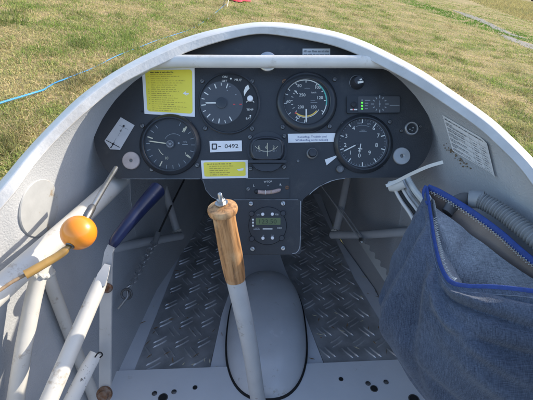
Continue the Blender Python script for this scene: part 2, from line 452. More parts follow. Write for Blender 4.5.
noseY = [.67, .75, .85, .95, 1.05, 1.15, 1.25, 1.33, 1.39, 1.42]
shell = MB()
left = [sect(RI2[i].x, RI2[i].y, RI2[i].z, -1) for i in range(0, apex)] + [sect(0, RI2[apex].y, RI2[apex].z, -1)] + [sect(0, y, lerp_tab(TT, y), -1) for y in noseY]
right = [sect(RI2[i].x, RI2[i].y, RI2[i].z, 1) for i in range(len(RI) - 1, apex, -1)] + [sect(0, RI2[apex].y, RI2[apex].z, 1)] + [sect(0, y, lerp_tab(TT, y), 1) for y in noseY]
shell.grid(left, 'grey_paint', flip=True); shell.grid(right, 'grey_paint')
for S_ in (left, right):
    pass
# floor pan and nose closure
fl_rows = [[Vector((-lerp_tab(FT, y), y, ZF if y < 1.15 else ZF + (y - 1.15) * .5)), Vector((lerp_tab(FT, y), y, ZF if y < 1.15 else ZF + (y - 1.15) * .5))] for y in (-.6, .0, .47, .675, .89, 1.15, 1.3, 1.42)]
shell.grid(fl_rows, 'grey_paint', flip=True)
BV = BVHTree.FromPolygons([tuple(v) for v in shell.v], shell.f)
sh = shell.build('cockpit_shell', glider)
skin = MB()
def outw(p): 
    v = Vector((p.x, 0, p.z + .33)); return p + v.normalized() * .007 if v.length > 1e-4 else p
skin.grid([[outw(p) for p in r] for r in left], 'outer_white'); skin.grid([[outw(p) for p in r] for r in right], 'outer_white', flip=True)
skin.grid([[p - Vector((0, 0, .008)) for p in r] for r in fl_rows], 'outer_white')
skin.build('outer_skin', glider)
def wall(px, py, off=.0015):
    r = ray(px, py).normalized(); h = BV.ray_cast(Vector((0, 0, 0)), r)
    while h[0] is None:
        py += .5; px -= .2 if px > 266 else -.2
        r = ray(px, py).normalized(); h = BV.ray_cast(Vector((0, 0, 0)), r)
    n = h[1]
    if n.dot(r) > 0: n = -n
    return h[0] + n * off
def wall_n(px, py):
    r = ray(px, py).normalized(); h = BV.ray_cast(Vector((0, 0, 0)), r); n = h[1]
    return h[0], (-n if n.dot(r) > 0 else n)

# seat back bulkhead behind the pilot
mb = MB(); mb.prism([Vector((-.27, -.42, ZF)), Vector((.27, -.42, ZF)), Vector((.28, -.56, -.22)), Vector((.2, -.6, .02)), Vector((-.2, -.6, .02)), Vector((-.28, -.56, -.22))], (0, -.03, 0), 'grey_paint')
mb.build('seat_back', glider)
# crossbar under the lip
mb = MB()
pts = crom([P(138, 70, .566), P(152, 63.5, .562), P(168, 61.6, .558), P(200, 61.4, .556), P(266, 61.8, .556), (P(335, 61.8, .556)), P(372, 62.0, .556), P(386, 63.5, .558), P(398, 70, .564)], 5)
rad = [.0075 + .0012 * min(1, min(i, len(pts) - 1 - i) / 8) for i in range(len(pts))]
mb.tube(pts, rad, 'rim_white', 20)
# weld bead fillets where the bar meets the lip
xbar = mb.build('crossbar', glider)
mb = MB()
for px, py, d in ((157, 62, .553), (165, 59, .553), (172, 56.5, .555)):
    mb.sphere(P(px, py, d), .004, 'rim_white', 10, (1.8, .8, .9))
mb.build('weld_bead', xbar)
# round head of the centre bracket behind the bar
mb = MB(); mb.lathe([(.0138, 0), (.0138, .004), (.012, .0052), (0.0002, .0055)], PM(267.5, 62.5, .0005), -F, 'aluminium', 32); mb.build('bracket_disc', glider)

# frame tubes in the footwell
def part_tube(name, pts, r, m, n=16):
    b = MB(); b.tube(pts, r, m, n); return b.build(name, glider)
part_tube('frame_tube', crom([P(160, 172, .90), P(168, 200, .90), P(177, 231, .90)], 4), .0085, 'tube_grey')
part_tube('frame_tube', [P(181, 236, .90), P(150, 241, .80), P(96, 252, .66)], .0085, 'tube_grey')
part_tube('frame_tube', [P(349, 170, .93), P(343, 200, .91), P(335.5, 233, .90)], .0085, 'tube_grey')
part_tube('frame_tube', [P(332, 235, .90), P(366, 234.5, .82), P(420, 231, .70)], .0085, 'tube_grey')
# white frame tubes on the left
part_tube('frame_tube', crom([P(-45, 330, .36), P(0, 289, .405), P(55, 240, .47), P(114, 186, .60), P(122, 178, .62)], 4), [.0130] * 17, 'tube_white', 24)
part_tube('frame_tube', [P(42, 262, .47), P(33, 300, .465), P(24, 345, .455), P(14, 410, .445)], .0092, 'tube_white', 20)
part_tube('frame_tube', [P(42, 258, .50), P(58, 303, .53), P(74, 345, .56), P(92, 392, .59), P(99, 410, .60)], .0080, 'tube_white', 18)

def weld(c, ax, r):
    b = MB(); ax = Vector(ax).normalized(); x = ax.orthogonal().normalized(); y = ax.cross(x)
    pts = [Vector(c) + (x * math.cos(q) + y * math.sin(q)) * r + ax * .0012 * math.sin(q * 9) for q in [2 * math.pi * k / 48 for k in range(49)]]
    b.tube(pts, [.0022 + .0005 * math.sin(k * 2.1) for k in range(49)], 'tube_white', 8, caps=False); b.build('weld_bead', glider)
weld(P(39.2, 275, .468), P(42, 262, .47) - P(33, 300, .465), .0092)
weld(P(47, 274, .511), P(42, 258, .50) - P(58, 303, .53), .0080)
weld(P(177, 231, .90), P(168, 200, .90) - P(177, 231, .90), .0085); weld(P(335.8, 231, .90), P(343, 200, .91) - P(335.5, 233, .90), .0085)
# floor parts
def inpoly(x, y, poly):
    c = False; j = len(poly) - 1
    for i in range(len(poly)):
        xi, yi = poly[i]; xj, yj = poly[j]
        if (yi > y) != (yj > y) and x < (xj - xi) * (y - yi) / (yj - yi) + xi: c = not c
        j = i
    return c
def tread(pxs):
    poly = [FL(x, y) for x, y in pxs]; p2 = [(p.x, p.y) for p in poly]
    b = MB(); b.prism([p + Vector((0, 0, .002)) for p in poly], (0, 0, .003), 'tread_metal')
    zt = ZF + .0051; a = .0405; bb = .0490
    for i in range(-12, 13):
        for j in range(0, 22):
            for q in (0, 1):
                cx = (i + .5 * q) * a + .007; cy = .38 + (j + .5 * q) * bb
                ang = R_(38 if q == 0 else -52)
                for sgn in (-1, 1):
                    dx, dy = math.cos(ang), math.sin(ang)
                    ox, oy = cx - dy * .0047 * sgn + dx * .0022 * sgn, cy + dx * .0047 * sgn + dy * .0022 * sgn
                    ln, wd = .0145, .0023; loop = []; ok = True; top = []
                    for k in range(12):
                        t = 2 * math.pi * k / 12
                        lx, ly = ln * math.cos(t), wd * math.sin(t)
                        X, Y = ox + dx * lx - dy * ly, oy + dy * lx + dx * ly
                        if not inpoly(X, Y, p2): ok = False; break
                        loop.append((X, Y, zt))
                        lx, ly = .72 * lx, .42 * ly
                        top.append((ox + dx * lx - dy * ly, oy + dy * lx + dx * ly, zt + .0021))
                    if ok:
                        b.grid([loop, top], 'tread_metal', closed_u=True)
                        b.face(top, 'tread_metal')
    return b.build('tread_plate', glider, sharp=60)
tread([(134, 374), (209.5, 371), (222, 316), (236, 275), (252, 215), (258, 195), (205, 195), (186, 243), (171, 280), (157, 316)])
tread([(324.5, 366.5), (404, 363), (354, 280), (335, 240), (317, 204), (312, 195), (268, 195), (272, 230), (285, 271), (300, 304)])
def rail(pts, hgt=.012):
    b = MB(); b.prism([FL(x, y) + Vector((0, 0, .0005)) for x, y in pts], (0, 0, hgt), 'floor_paint'); return b.build('floor_rail', glider)
rail([(134, 374), (157, 316), (171, 280), (186, 243), (205, 195), (196, 195), (176, 235), (156, 280), (138, 325), (118, 376)], .004)
rail([(405, 364), (354, 280), (335, 240), (317, 204), (312, 195), (320, 195), (335.5, 236), (374, 290), (404, 352), (420, 376)], .004)
rail([(210, 371.5), (222, 316), (236, 275), (252, 215), (258, 195), (267, 195), (271.5, 230), (285, 271), (300, 304), (324, 367)], .0045)
# seat front board with fixing holes
b = MB()
q = [(FL(117, 374.5)), FL(210, 371), FL(325, 366.5), FL(424, 362)]
pl = [Vector((-.262, .10, ZF)), ] + [p.copy() for p in q] + [Vector((.262, .10, ZF))]
b.prism([Vector((p.x, p.y, ZF + .0055)) for p in pl][::-1], (0, 0, .004), 'seat_paint')
zt = ZF + .0098
for px, py, r in ((154.5, 393.4, .0042), (174, 391.8, .0042), (195, 387.4, .0032), (163, 397.5, .0062), (341, 379, .0032), (368, 383.4, .0042), (374, 388.5, .0050), (386, 382, .0042), (414, 399, .007)):
    c = FL(px, py, .0098); m_ = 'rubber' if py in (387.4, 397.5, 379, 388.5, 399) else 'dull_steel'
    if m_ == 'dull_steel': b.lathe([(r, 0), (r, .0006), (r * .7, .0013), (.0001, .0015)], Vector((c.x, c.y, zt)), (0, 0, 1), m_, 18); continue
    b.lathe([(r * 1.25, 0), (r * 1.2, .0005), (r * 1.0, .0005)], Vector((c.x, c.y, zt)), (0, 0, 1), 'dull_steel', 20, cap1=False)
    b.face([Vector((c.x + r * math.cos(t * math.pi / 8), c.y + r * math.sin(t * math.pi / 8), zt + .0003)) for t in range(16)], m_)
b.build('seat_board', glider)
b = MB(); rg = random.Random(12)
for k in range(70):
    px = rg.choice((rg.uniform(140, 225), rg.uniform(305, 400))); py = rg.uniform(250, 372); c = FL(px, py, .0075); a = rg.uniform(0, 6.28); l = rg.uniform(.0015, .008); w = rg.uniform(.0005, .0013)
    dv = Vector((math.cos(a), math.sin(a), rg.uniform(-.1, .1))); sv = Vector((-math.sin(a), math.cos(a), 0))
    b.prism([c + dv * l + sv * w * .3, c + sv * w, c - dv * l, c - sv * w], (0, 0, .0006), rg.choice(('chip', 'cable', 'mark_cream')))
o = b.build('floor_grit', glider); o['kind'] = 'stuff'
# hump over the wheel box
def selip(a, e): return (abs(math.cos(a)) ** (2 / e) * (1 if math.cos(a) >= 0 else -1), abs(math.sin(a)) ** (2 / e) * (1 if math.sin(a) >= 0 else -1))
b = MB(); rows = []; cx, cy, ax_, ay = 0.0, .558, .0735, .1520
for i in range(0, 15):
    ph = math.pi / 2 * i / 14; k = math.cos(ph) ** .75; zz = math.sin(ph) ** .9
    rows.append([Vector((cx + ax_ * k * selip(2 * math.pi * t / 64, 2.5)[0], cy + .012 * zz + ay * k * selip(2 * math.pi * t / 64, 2.5)[1], ZF + .004 + .052 * zz)) for t in range(64)])
rows[-1] = [Vector((cx, cy + .012, ZF + .056))] * 64
b.grid(rows, 'hump_paint', closed_u=True); hump = b.build('wheel_box_hump', glider, sharp=80)
b = MB(); b.grid([[Vector((cx + (ax_ + o) * selip(2 * math.pi * t / 64, 2.5)[0], cy + (ay + o) * selip(2 * math.pi * t / 64, 2.5)[1], ZF + h)) for t in range(64)] for o, h in ((-.004, .0108), (.0024, .0108), (.0028, .004))], 'rubber', closed_u=True)
b.build('hump_seal', hump)
# round cover on the left wall
hit, nn = wall_n(39, 208)
b = MB(); b.lathe([(.0365, 0), (.0365, .0025), (.0355, .0036), (.0002, .0040)], hit - nn * .001, nn, 'cover_grey', 48)
b.build('wall_cover', glider)

# ================================================================== INSTRUMENT PANEL
panel = pthing('instrument_panel', 'dark blue-black cockpit panel with rounded sides and a centre pedestal', 'instrument panel', 266, 180)
outl = [(119, 179), (108, 172), (99, 158), (94, 140), (96, 122), (103, 105), (114, 88), (130, 74), (150, 60), (175, 46), (205, 37), (235, 32), (268, 30), (300, 32), (335, 39), (365, 49), (392, 62), (406, 74),
        (417, 90), (427, 112), (432.5, 135), (429, 152), (420, 166), (408, 175), (398, 177.5), (345, 178), (331, 180.5), (319, 186), (309, 194), (303, 199.5), (301.6, 205), (300.5, 246), (298, 251.5), (292, 254.5), (252, 255), (236, 254.5), (231, 250),
        (231, 206), (222, 202), (212, 197), (206, 190), (203.5, 183), (201, 179)]
arc_ = crom([Vector((x, y, 0)) for x, y in outl[:25]], 4); leg_ = crom([Vector((x, y, 0)) for x, y in outl[25:30]], 3)
outs = [(p.x, p.y) for p in arc_ + leg_] + outl[30:]
b = MB(); b.prism([PM(x, y, -.004) for x, y in outs][::-1], -F * .004, 'panel_paint', 'panel_edge')
b.build('panel_board', panel, sharp=20)
b = MB(); d = Draw(b, .0004)
def strokes(d, pts, w, m):
    for (x0, y0), (x1, y1) in zip(pts, pts[1:]):
        d.line(x0, y0, x1, y1, w * random.uniform(.6, 1.2), m)
strokes(d, [(345, 178.4), (338, 179.2), (331, 181), (325, 183.6), (319, 186.6), (313, 191), (309.5, 194.5)], .9, 'panel_edge')
b.build('worn_edge', panel); b = MB(); d = Draw(b, .0004)
strokes(d, [(122, 178.9), (140, 178.9), (165, 178.9), (185, 178.9), (200, 178.9)], .7, 'panel_edge')
b.build('worn_edge', panel); b = MB(); d = Draw(b, .0004)
strokes(d, [(203.2, 180), (205.8, 190), (212, 197), (218, 200)], .5, 'panel_edge')
b.build('worn_edge', panel)
# radio plate
b = MB(); pts = [(x, y) for x, y in rr_pts(232.5, 199.3, 301, 254, 3.5)]
b.prism([PM(x, y, .0006) for x, y in pts], -F * .002, 'panel_paint', 'panel_edge')
d = Draw(b, .0030)
strokes(d, [(300.4, 201), (300.4, 212), (300.2, 222), (300.2, 236), (299.8, 246), (298.5, 250), (296, 252.6), (292, 253.4)], .8, 'panel_edge')
strokes(d, [(234, 199.8), (250, 199.8), (275, 199.8), (298, 199.8)], .35, 'panel_edge')
b.build('radio_plate', panel)

def screw(parent, px, py, r=2.6, m='dull_steel', h=0.0, slot=None):
    b = MB(); b.lathe([(r * K, 0), (r * K, .0012), (r * K * .8, .0022), (.0001, .0026)], PM(px, py, h), -F, m, 18)
    a = slot if slot is not None else random.uniform(0, 180)
    d = Draw(b, h + .0026); d.tick(px, py, a, -r * .7, r * .7, .5, 'rubber')
    return b.build('screw', parent)
def bezel(parent, cx, cy, ro, ri, h=.006, m='bezel_black', base=None):
    b = MB(); b.lathe([(ro * K, 0), (ro * K, h * .35), ((ro - .7) * K, h * .55), ((ri + 1.6) * K, h), ((ri + .6) * K, h), (ri * K, h - .0012), (ri * K, .0015)], PM(cx, cy, 0), -F, m, 72, cap1=False)
    return b.build('bezel', parent)
def glass(parent, cx, cy, r, h):
    b = MB(); Draw(b, h).disc(cx, cy, r, 'glass', 56); return b.build('glass', parent)
def needle(parent, cx, cy, a, l, tail, w, m, h=.0032, hub=0, hubm='plastic_black', tip=.5):
    b = MB(); aa = R_(a); sx, sy = math.sin(aa), -math.cos(aa); nx, ny = -sy, sx
    pts = [(cx - sx * tail + nx * w / 2, cy - sy * tail + ny * w / 2), (cx - sx * tail - nx * w / 2, cy - sy * tail - ny * w / 2),
           (cx + sx * l * .9 - nx * w / 2, cy + sy * l * .9 - ny * w / 2), (cx + sx * l, cy + sy * l), (cx + sx * l * .9 + nx * w / 2, cy + sy * l * .9 + ny * w / 2)]
    b.prism([PM(x, y, h) for x, y in pts], -F * .0005, m)
    if hub: b.lathe([(hub * K, 0), (hub * K, .0012), (hub * K * .8, .0018), (.0001, .0018)], PM(cx, cy, h + .0002), -F, hubm, 28)
    return b.build('needle', parent)

# --- 1 electronic variometer (top left)
t = pthing('electric_variometer', 'round electric variometer with TEMP and BAT marks beside the large yellow placard', 'variometer', 229, 103.5)
bezel(t, 229, 103.5, 31, 28.8, .0035)
b = MB(); Draw(b, .0016).disc(229, 103.5, 29, 'dial_black', 64); d = Draw(b, .0019)
d.disc(221.7, 103.5, 21.5, 'dial_grey', 56); d = Draw(b, .0022)
for i in range(13):
    a = 150 + i * 19
    d.tick(221.7, 103.5, a, 15.6 if i % 2 == 0 else 17.4, 20.3, 1.0 if i % 2 == 0 else .7, 'mark_white')
d.text('ON', 225, 77.4, 2.2, 'mark_white'); d.text('OFF', 224.6, 81.4, 2.2, 'mark_white'); d.text('MUT', 238.4, 80.4, 2.5, 'mark_white', 4); d.disc(231, 79.2, .9, 'mark_white', 12)
d.text('TEMP', 250, 110, 2.0, 'mark_white'); d.text('BAT', 248.5, 118.8, 2.0, 'mark_white'); d.disc(250.4, 116.2, .8, 'mark_white', 12)
d.line(233.2, 104.7, 235.4, 104.7, .9, 'mark_red'); d.line(239.5, 104.7, 242, 104.7, .9, 'mark_red')
for x, y in ((227.5, 91), (236, 95), (230, 87)): d.disc(x, y, .6, 'mark_grey', 10)
cr = [(248.2, 85), (249.6, 89), (247.6, 91), (245.6, 94), (244.4, 96.5), (243.8, 92), (245.4, 87.5)]
d.poly(cr[::-1], 'mark_white')
for a in (-130, 130): d.tick(250.2, 99.4, a, 3.4, 5.2, .7, 'mark_white')
b.build('dial', t)
needle(t, 221.7, 103.5, 270, 16.5, 2, 1.3, 'mark_white', .0030, 5.4, 'plastic_black')
b = MB(); b.lathe([(3 * K, 0), (2.9 * K, .004), (2.4 * K, .0048), (.0001, .005)], PM(250.2, 99.4, .0019), -F, 'label_white', 24); b.build('knob', t)
glass(t, 221.7, 103.5, 21.4, .0052)
for x, y in ((202.3, 81.4), (252.2, 81.4), (205.2, 128.4), (252, 129)): screw(t, x, y, 2.4)

# --- 2 mechanical variometer (lower left)
t = pthing('variometer', 'round variometer with a cream needle pointing left, beside the white tag', 'variometer', 170.5, 144.8)
bezel(t, 170.5, 144.8, 30.5, 25.4, .008)
b = MB(); Draw(b, .0016).disc(170.8, 144.8, 25.6, 'dial_black', 64); d = Draw(b, .0020)
for i in range(21):
    a = 30 + i * 16.5 - 5
    if a > 335: continue
    big = i % 5 == 1
    d.tick(170.8, 144.8, a, 18.6 if big else 20.6, 24.2, 1.1 if big else .6, 'mark_cream' if big else 'mark_grey')
d.text('2', 184, 130.4, 4.2, 'mark_cream', 20); d.line(184.6, 131.8, 187, 127.4, .9, 'mark_cream')
d.text('10', 167, 158.2, 2.8, 'mark_cream'); d.text('1', 186, 154, 3.6, 'mark_cream', -20); d.line(187.4, 155, 191, 158, 1.1, 'mark_cream')
d.text('m/s', 185.2, 142, 2.0, 'mark_grey'); d.line(182.6, 144.6, 188, 144.6, .6, 'mark_grey'); d.disc(179, 143.4, .9, 'mark_grey', 12)
d.arc(170.8, 144.8, 12.5, 215, 250, .6, 'mark_cream')
d.arc(174, 144, 10, -60, 40, .35, 'mark_grey')
b.build('dial', t)
nd = needle(t, 170.8, 144.4, 278, 22, 0, 1.1, 'mark_cream', .0034, 4.2, 'dial_grey')
b = MB(); d = Draw(b, .0056); d.arc(170.8, 144.4, 3.1, 0, 360, .4, 'mark_grey'); d.line(169.6, 143, 172, 146, .5, 'mark_grey'); d.line(172, 143, 169.6, 146, .5, 'mark_grey'); d.line(168.8, 144.4, 172.8, 144.4, .4, 'mark_grey'); b.build('hub_emblem', nd)
glass(t, 170.8, 144.8, 25.3, .0064)
for x, y in ((142.6, 126), (189.6, 122.8), (152, 169.4), (197.4, 165.2)): screw(t, x, y, 2.4)

# --- 3 airspeed indicator
t = pthing('airspeed_indicator', 'round airspeed indicator with a yellow arc and white needle pointing down', 'airspeed indicator', 307.5, 103.5)
b = MB(); b.lathe([(30.2 * K, 0), (30.2 * K, .003), (29 * K, .0055), (26 * K, .0075), (23.6 * K, .0075), (22.9 * K, .0066), (22.9 * K, .0015)], PM(306.5, 102.6, 0), -F, 'bezel_black', 72, cap1=False); b.build('bezel', t)
b = MB(); X, Y = 305.2, 101.6; Draw(b, .0016).disc(X + .6, Y + .4, 23.6, 'dial_black', 64); d = Draw(b, .0020)
d.arc(X, Y, 21.2, -55, 40, 1.0, 'mark_white'); d.arc(X, Y, 21.2, 40, 100, 1.3, 'mark_green'); d.arc(X, Y, 21.2, 100, 128, .9, 'mark_white'); d.arc(X, Y, 21.6, 180, 308, .35, 'mark_grey')
d.arc(X, Y + .6, 14.4, 128, 218, 1.2, 'mark_yellow'); d.arc(X, Y + .6, 15.5, 120, 210, .5, 'mark_white'); d.tick(X, Y + .6, 221, 13.6, 15.6, 1.4, 'mark_red')
for a in (-55, -28, 2, 34, 60, 88, 120): d.tick(X, Y, a, 18.6, 21.4, .8, 'mark_white')
for a in (182, 205, 232, 264, 290): d.tick(X, Y, a, 18.4, 21.6, .7, 'mark_white')
for a in (222, 240, 256, 272, 288, 304, 318): d.tick(X, Y, a, 12.6, 14.6, .5, 'mark_white')
d.tick(X, Y, 314, 10.5, 15.2, .7, 'mark_white')
for s, x, y in (('80', 299.4, 86), ('100', 317.8, 87.7), ('120', 320, 98), ('150', 313.6, 107.3), ('200', 300.7, 107.3), ('250', 302.2, 95.3), ('60', 288.4, 101.8), ('40', 297.4, 117.6)):
    d.text(s, x, y, 3.0, 'mark_white')
d.text('winter', 307.2, 88.7, 1.5, 'mark_grey'); d.text('km/h', 313.7, 92.9, 1.7, 'mark_white'); d.line(310.4, 101, 315, 101, .4, 'mark_grey'); d.line(310.4, 103, 317, 103, .5, 'mark_grey')
b.build('dial', t)
needle(t, X + .8, Y + 8, 180, 13.6, 0, 1.5, 'mark_white', .0034)
glass(t, X + .6, Y + .4, 22.9, .0058)
for x, y, m_ in ((284.4, 81.6, 'rusty_steel'), (334.6, 79.6, 'dull_steel'), (282.6, 127, 'dull_steel'), (329.5, 126.5, 'dull_steel')): screw(t, x, y, 2.4, m_)

# --- 4 altimeter
t = pthing('altimeter', 'round altimeter with white numerals 0 to 9 and zero at the bottom', 'altimeter', 362, 143)
bezel(t, 363, 144, 29.5, 24.6, .007)
b = MB(); X, Y = 362, 142.8; Draw(b, .0016).disc(X + .6, Y + .6, 25, 'dial_black', 64); d = Draw(b, .0020)
for i in range(50):
    a = 180 + i * 7.2
    if i % 5 == 0: d.tick(X, Y, a, 19.6, 23.6, 1.0, 'mark_white')
    else: d.tick(X, Y, a, 21.8, 23.4, .35, 'mark_grey')
d.arc(X, Y, 23.8, 0, 360, .35, 'mark_grey', 60)
for n_, x, y in (('0', 359, 155.6), ('1', 350, 152.7), ('2', 345, 145.1), ('3', 346, 136), ('4', 353.3, 128.3), ('6', 373.4, 128.3), ('7', 378, 135.8), ('8', 376.2, 145.2), ('9', 369.2, 152.8)):
    d.text(n_, x, y, 4.0, 'mark_white')
for x in (359.3, 369): 
    pass
d.text('1013', 359.4, 123.6, 1.8, 'mark_grey'); d.text('hPa', 368.6, 124.2, 1.8, 'mark_grey'); d.arc(X, Y, 17.2, -22, 24, .35, 'mark_grey')
d.text('meter', 362.8, 130.2, 1.4, 'mark_grey'); d.line(359, 131.6, 366.4, 131.6, .4, 'mark_grey')
b.build('dial', t)
needle(t, 356.4, 144.8, 243, 15.2, 1, 1.1, 'mark_white', .0034, 1.6)
b = MB(); d = Draw(b, .0030)
d.line(360.4, 144, 358.8, 152.4, 1.0, 'mark_white'); d.line(357.6, 148.6, 361.8, 149.4, .9, 'mark_white'); d.poly([(357.6, 150.6), (358.8, 153), (360.6, 151)][::-1], 'mark_white'); b.build('short_needle', t)
glass(t, X + .6, Y + .6, 24.6, .0056)
for x, y in ((343, 124.2), (389.6, 122), (382.4, 164.4)): screw(t, x, y, 2.4)
b = MB(); b.lathe([(3.9 * K, 0), (3.9 * K, .004), (3.2 * K, .005), (2.6 * K, .005), (2.4 * K, .0042), (.0001, .0042)], PM(339.8, 169.2, 0), -F, 'dull_steel', 28); b.build('setting_knob', t)

# --- 5 compass
t = pthing('compass', 'black panel compass with E 6 3 on its card behind a curved window', 'compass', 267, 151)
b = MB()
b.prism([PM(x, y, .0002) for x, y in [(267 + 19.6 * math.cos(a), 150.5 + 18.5 * math.sin(a)) for a in [2 * math.pi * k / 48 for k in range(48)]]][::-1], -F * .004, 'bakelite')
rows = []
for k in range(7):
    tt = k / 6; w_, h_ = 17.6 - 3.4 * tt ** 2, 12.6 - 2.6 * tt ** 2
    rows.append([PM(267 + w_ * selip(2 * math.pi * q / 48, 3)[0], 149.8 + h_ * selip(2 * math.pi * q / 48, 3)[1], .004 + .010 * math.sin(tt * math.pi / 2)) for q in range(48)])
b.grid(rows, 'bakelite', closed_u=True, flip=True)
b.build('housing', t)
b = MB(); 
fr = [(267 + 13.9 * selip(2 * math.pi * q / 40, 4)[0], 150.4 + 9.2 * selip(2 * math.pi * q / 40, 4)[1]) for q in range(40)]
b.prism([PM(x, y, .0141) for x, y in fr][::-1], -F * .0004, 'dial_black'); d = Draw(b, .0148)
d.text('E', 259.4, 148.6, 3.0, 'mark_cream', -4); d.text('6', 266.4, 148.4, 3.0, 'mark_cream'); d.text('3', 273.4, 148.6, 3.0, 'mark_cream', 4)
for i in range(15): 
    x = 257 + i * 1.35; d.line(x, 151.4 + .8 * math.sin((x - 257) / 19 * math.pi), x, 152.6 + .8 * math.sin((x - 257) / 19 * math.pi), .35, 'mark_grey')
d.arc(266.5, 138, 14.6, 130, 230, .35, 'mark_cream')
b.build('compass_card', t)
b = MB(); Draw(b, .0156).line(267.3, 144.5, 267.3, 157.5, .5, 'mark_cream'); b.build('lubber_line', t)
b = MB(); 
b.tube([PM(254.5, 158.6, .0148), PM(257.5, 159.6, .015), PM(276.5, 159.6, .015), PM(279.6, 158.4, .0148)], .0008, 'bakelite', 8)
b.build('window_frame', t)
b = MB(); b.grid([[PM(x, 150.4 + 9.2 * yy, .0158) for x in (253.4, 280.6)] for yy in (-1, 1)], 'glass'); b.build('glass', t)
b = MB(); b.prism([PM(x, y, .004) for x, y in rr_pts(248.5, 161, 286, 163.6, 1)], -F * .009, 'bakelite')
b.prism([PM(x, y, .0042) for x, y in [(252, 164.2), (256, 169), (262, 171.6), (272, 171.6), (278, 169), (282, 164.2)]], -F * .004, 'bakelite'); b.build('lamp_ledge', t)
for x, y, m_ in ((250, 137.2, 'dull_steel'), (284.4, 136.2, 'dull_steel'), (250.6, 168.6, 'dull_steel'), (284, 167, 'dull_steel')): screw(t, x, y, 2.3, m_)
screw(t, 252, 128.6, 2.4); screw(t, 282.6, 127.4, 2.2)

# --- 6 slip indicator
t = pthing('slip_indicator', 'flat slip indicator with a curved pinkish liquid tube between L and R', 'slip indicator', 268, 188.5)
b = MB(); b.prism([PM(x, y, .0003) for x, y in rr_pts(246, 178.4, 289.5, 198.4, 1)], -F * .0012, 'plastic_black', 'panel_edge')
d = Draw(b, .0018)
d.text('WTOP', 267.8, 181.7, 1.9, 'mark_white', -2); d.text('L', 254, 185.6, 2.2, 'mark_white'); d.text('R', 280.6, 184.8, 2.2, 'mark_white'); d.disc(268, 185.6, .6, 'mark_grey', 10)
d.line(246.2, 178.6, 289.2, 178.2, .3, 'mark_grey')
b.build('face_plate', t)
b = MB(); pts = []
for k in range(21):
    a = -1 + 2 * k / 20; pts.append(PM(268.2 + 12.6 * a, 192.4 - 2.0 * a * a - .9 * a, .0036))
b.tube(pts, [.0006 + .0023 * min(1, (min(k, 20 - k) + .6) / 2) for k in range(21)], 'liquid', 14); lt_ = b.build('liquid_tube', t)
b = MB(); b.sphere(PM(256.6, 191.6, .0040), .0033, 'dial_black', 16); b.build('ball', lt_)
b = MB(); d = Draw(b, .0068); d.line(265.4, 190.2, 265.4, 194.4, .5, 'mark_white'); d.line(271, 190.2, 271, 194.2, .4, 'ink_brown'); b.build('centre_mark', lt_)
screw(t, 248.3, 189, 2.2, 'dull_steel'); screw(t, 287, 187.6, 2.2, 'rusty_steel')

# --- 7 radio
t = pthing('radio', 'small round radio with a green display on the pedestal plate', 'radio', 268, 226)
b = MB(); b.lathe([(19 * K, 0), (19 * K, .0016), (18.4 * K, .0026), (.0001, .0026)], PM(267.6, 225.6, .0026), -F, 'plastic_black', 56)
d = Draw(b, .0056)
for y in (219.4, 222.4, 225.4): d.rrect(252.2, y - .9, 254, y + .9, .4, 'mark_white')
d.text('VOL', 257.4, 228, 1.5, 'mark_grey'); d.text('MEM', 279.4, 227.8, 1.5, 'mark_white'); d.line(262.8, 228.6, 272.4, 228.6, 1.0, 'mark_white'); d.line(253.6, 228.8, 260, 228.8, .8, 'mark_grey')
d.text('ON', 258.4, 214.6, 1.5, 'mark_grey'); d.text('SQL', 276.8, 214.2, 1.5, 'mark_white'); d.text('UP', 263.2, 235.2, 1.3, 'mark_grey'); d.text('DN', 272.4, 235, 1.3, 'mark_grey')
b.build('face_plate', t)
b = MB(); d = Draw(b, .0056); d.rrect(256, 217.6, 280.4, 224.6, .8, 'lcd'); d2 = Draw(b, .0059)
d2.text('123.50', 268, 221.2, 4.2, 'lcd_ink', 0, 1.15); b.build('display', t)
for x, y in ((262.8, 214.1), (272.3, 214), (263, 237.8), (272.4, 237.5)):
    b = MB(); b.lathe([(1.7 * K, 0), (1.7 * K, .0022), (1.3 * K, .0032), (.0001, .0034)], PM(x, y, .0052), -F, 'label_white', 16); b.build('button', t)
for x, y in ((251.8, 213.6), (283, 213.2), (252, 238.4), (281.6, 237.6)):
    b = MB(); b.lathe([(2.8 * K, 0), (2.7 * K, .004), (2.2 * K, .005), (.0001, .005)], PM(x, y, .0026), -F, 'bakelite', 20); b.build('knob', t)
for x, y in ((251, 203.6), (283, 203.4), (252.6, 248.4), (283, 247.8)): screw(t, x, y, 2.5, 'steel', .0026)

# --- 8 traffic display
t = pthing('traffic_display', 'flat rectangular collision warning display with a column of green lights', 'display', 373, 105)
b = MB(); b.prism([PM(x, y, .0002) for x, y in rr_pts(346.2, 96.2, 399.6, 113.8, 2)], -F * .0035, 'plastic_black')
b.prism([PM(x, y, .0037) for x, y in rr_pts(357.5, 97.2, 398.8, 112.8, 1)], -F * .0006, 'dial_grey'); d = Draw(b, .0046)
X, Y = 378.8, 104.8
for i in range(12):
    d.tick(X, Y, i * 30, 5.6, 7.6 if i % 3 else 8.6, .9, 'mark_grey')
d.disc(X, Y, .9, 'mark_grey', 12); d.line(X, Y - 3.5, X, Y + 3, .5, 'mark_grey')
for y, wd in ((101.2, 5.4), (104, 3.4), (106.6, 3), (109.4, 3)): d.line(364, y, 364 + wd, y, .8, 'mark_grey')
d.line(385.4, 104.8, 387.8, 104.8, .8, 'mark_grey'); d.line(388.8, 106.2, 398.4, 106.2, .4, 'mark_grey')
d3 = Draw(b, .0040); d3.line(349.8, 110.2, 352, 110.2, 1.3, 'mark_white'); d3.line(352, 110.2, 353.4, 110.2, 1.3, 'mark_red'); d3.line(353.4, 110.2, 356.6, 110.2, 1.3, 'mark_white')
b.build('housing', t)
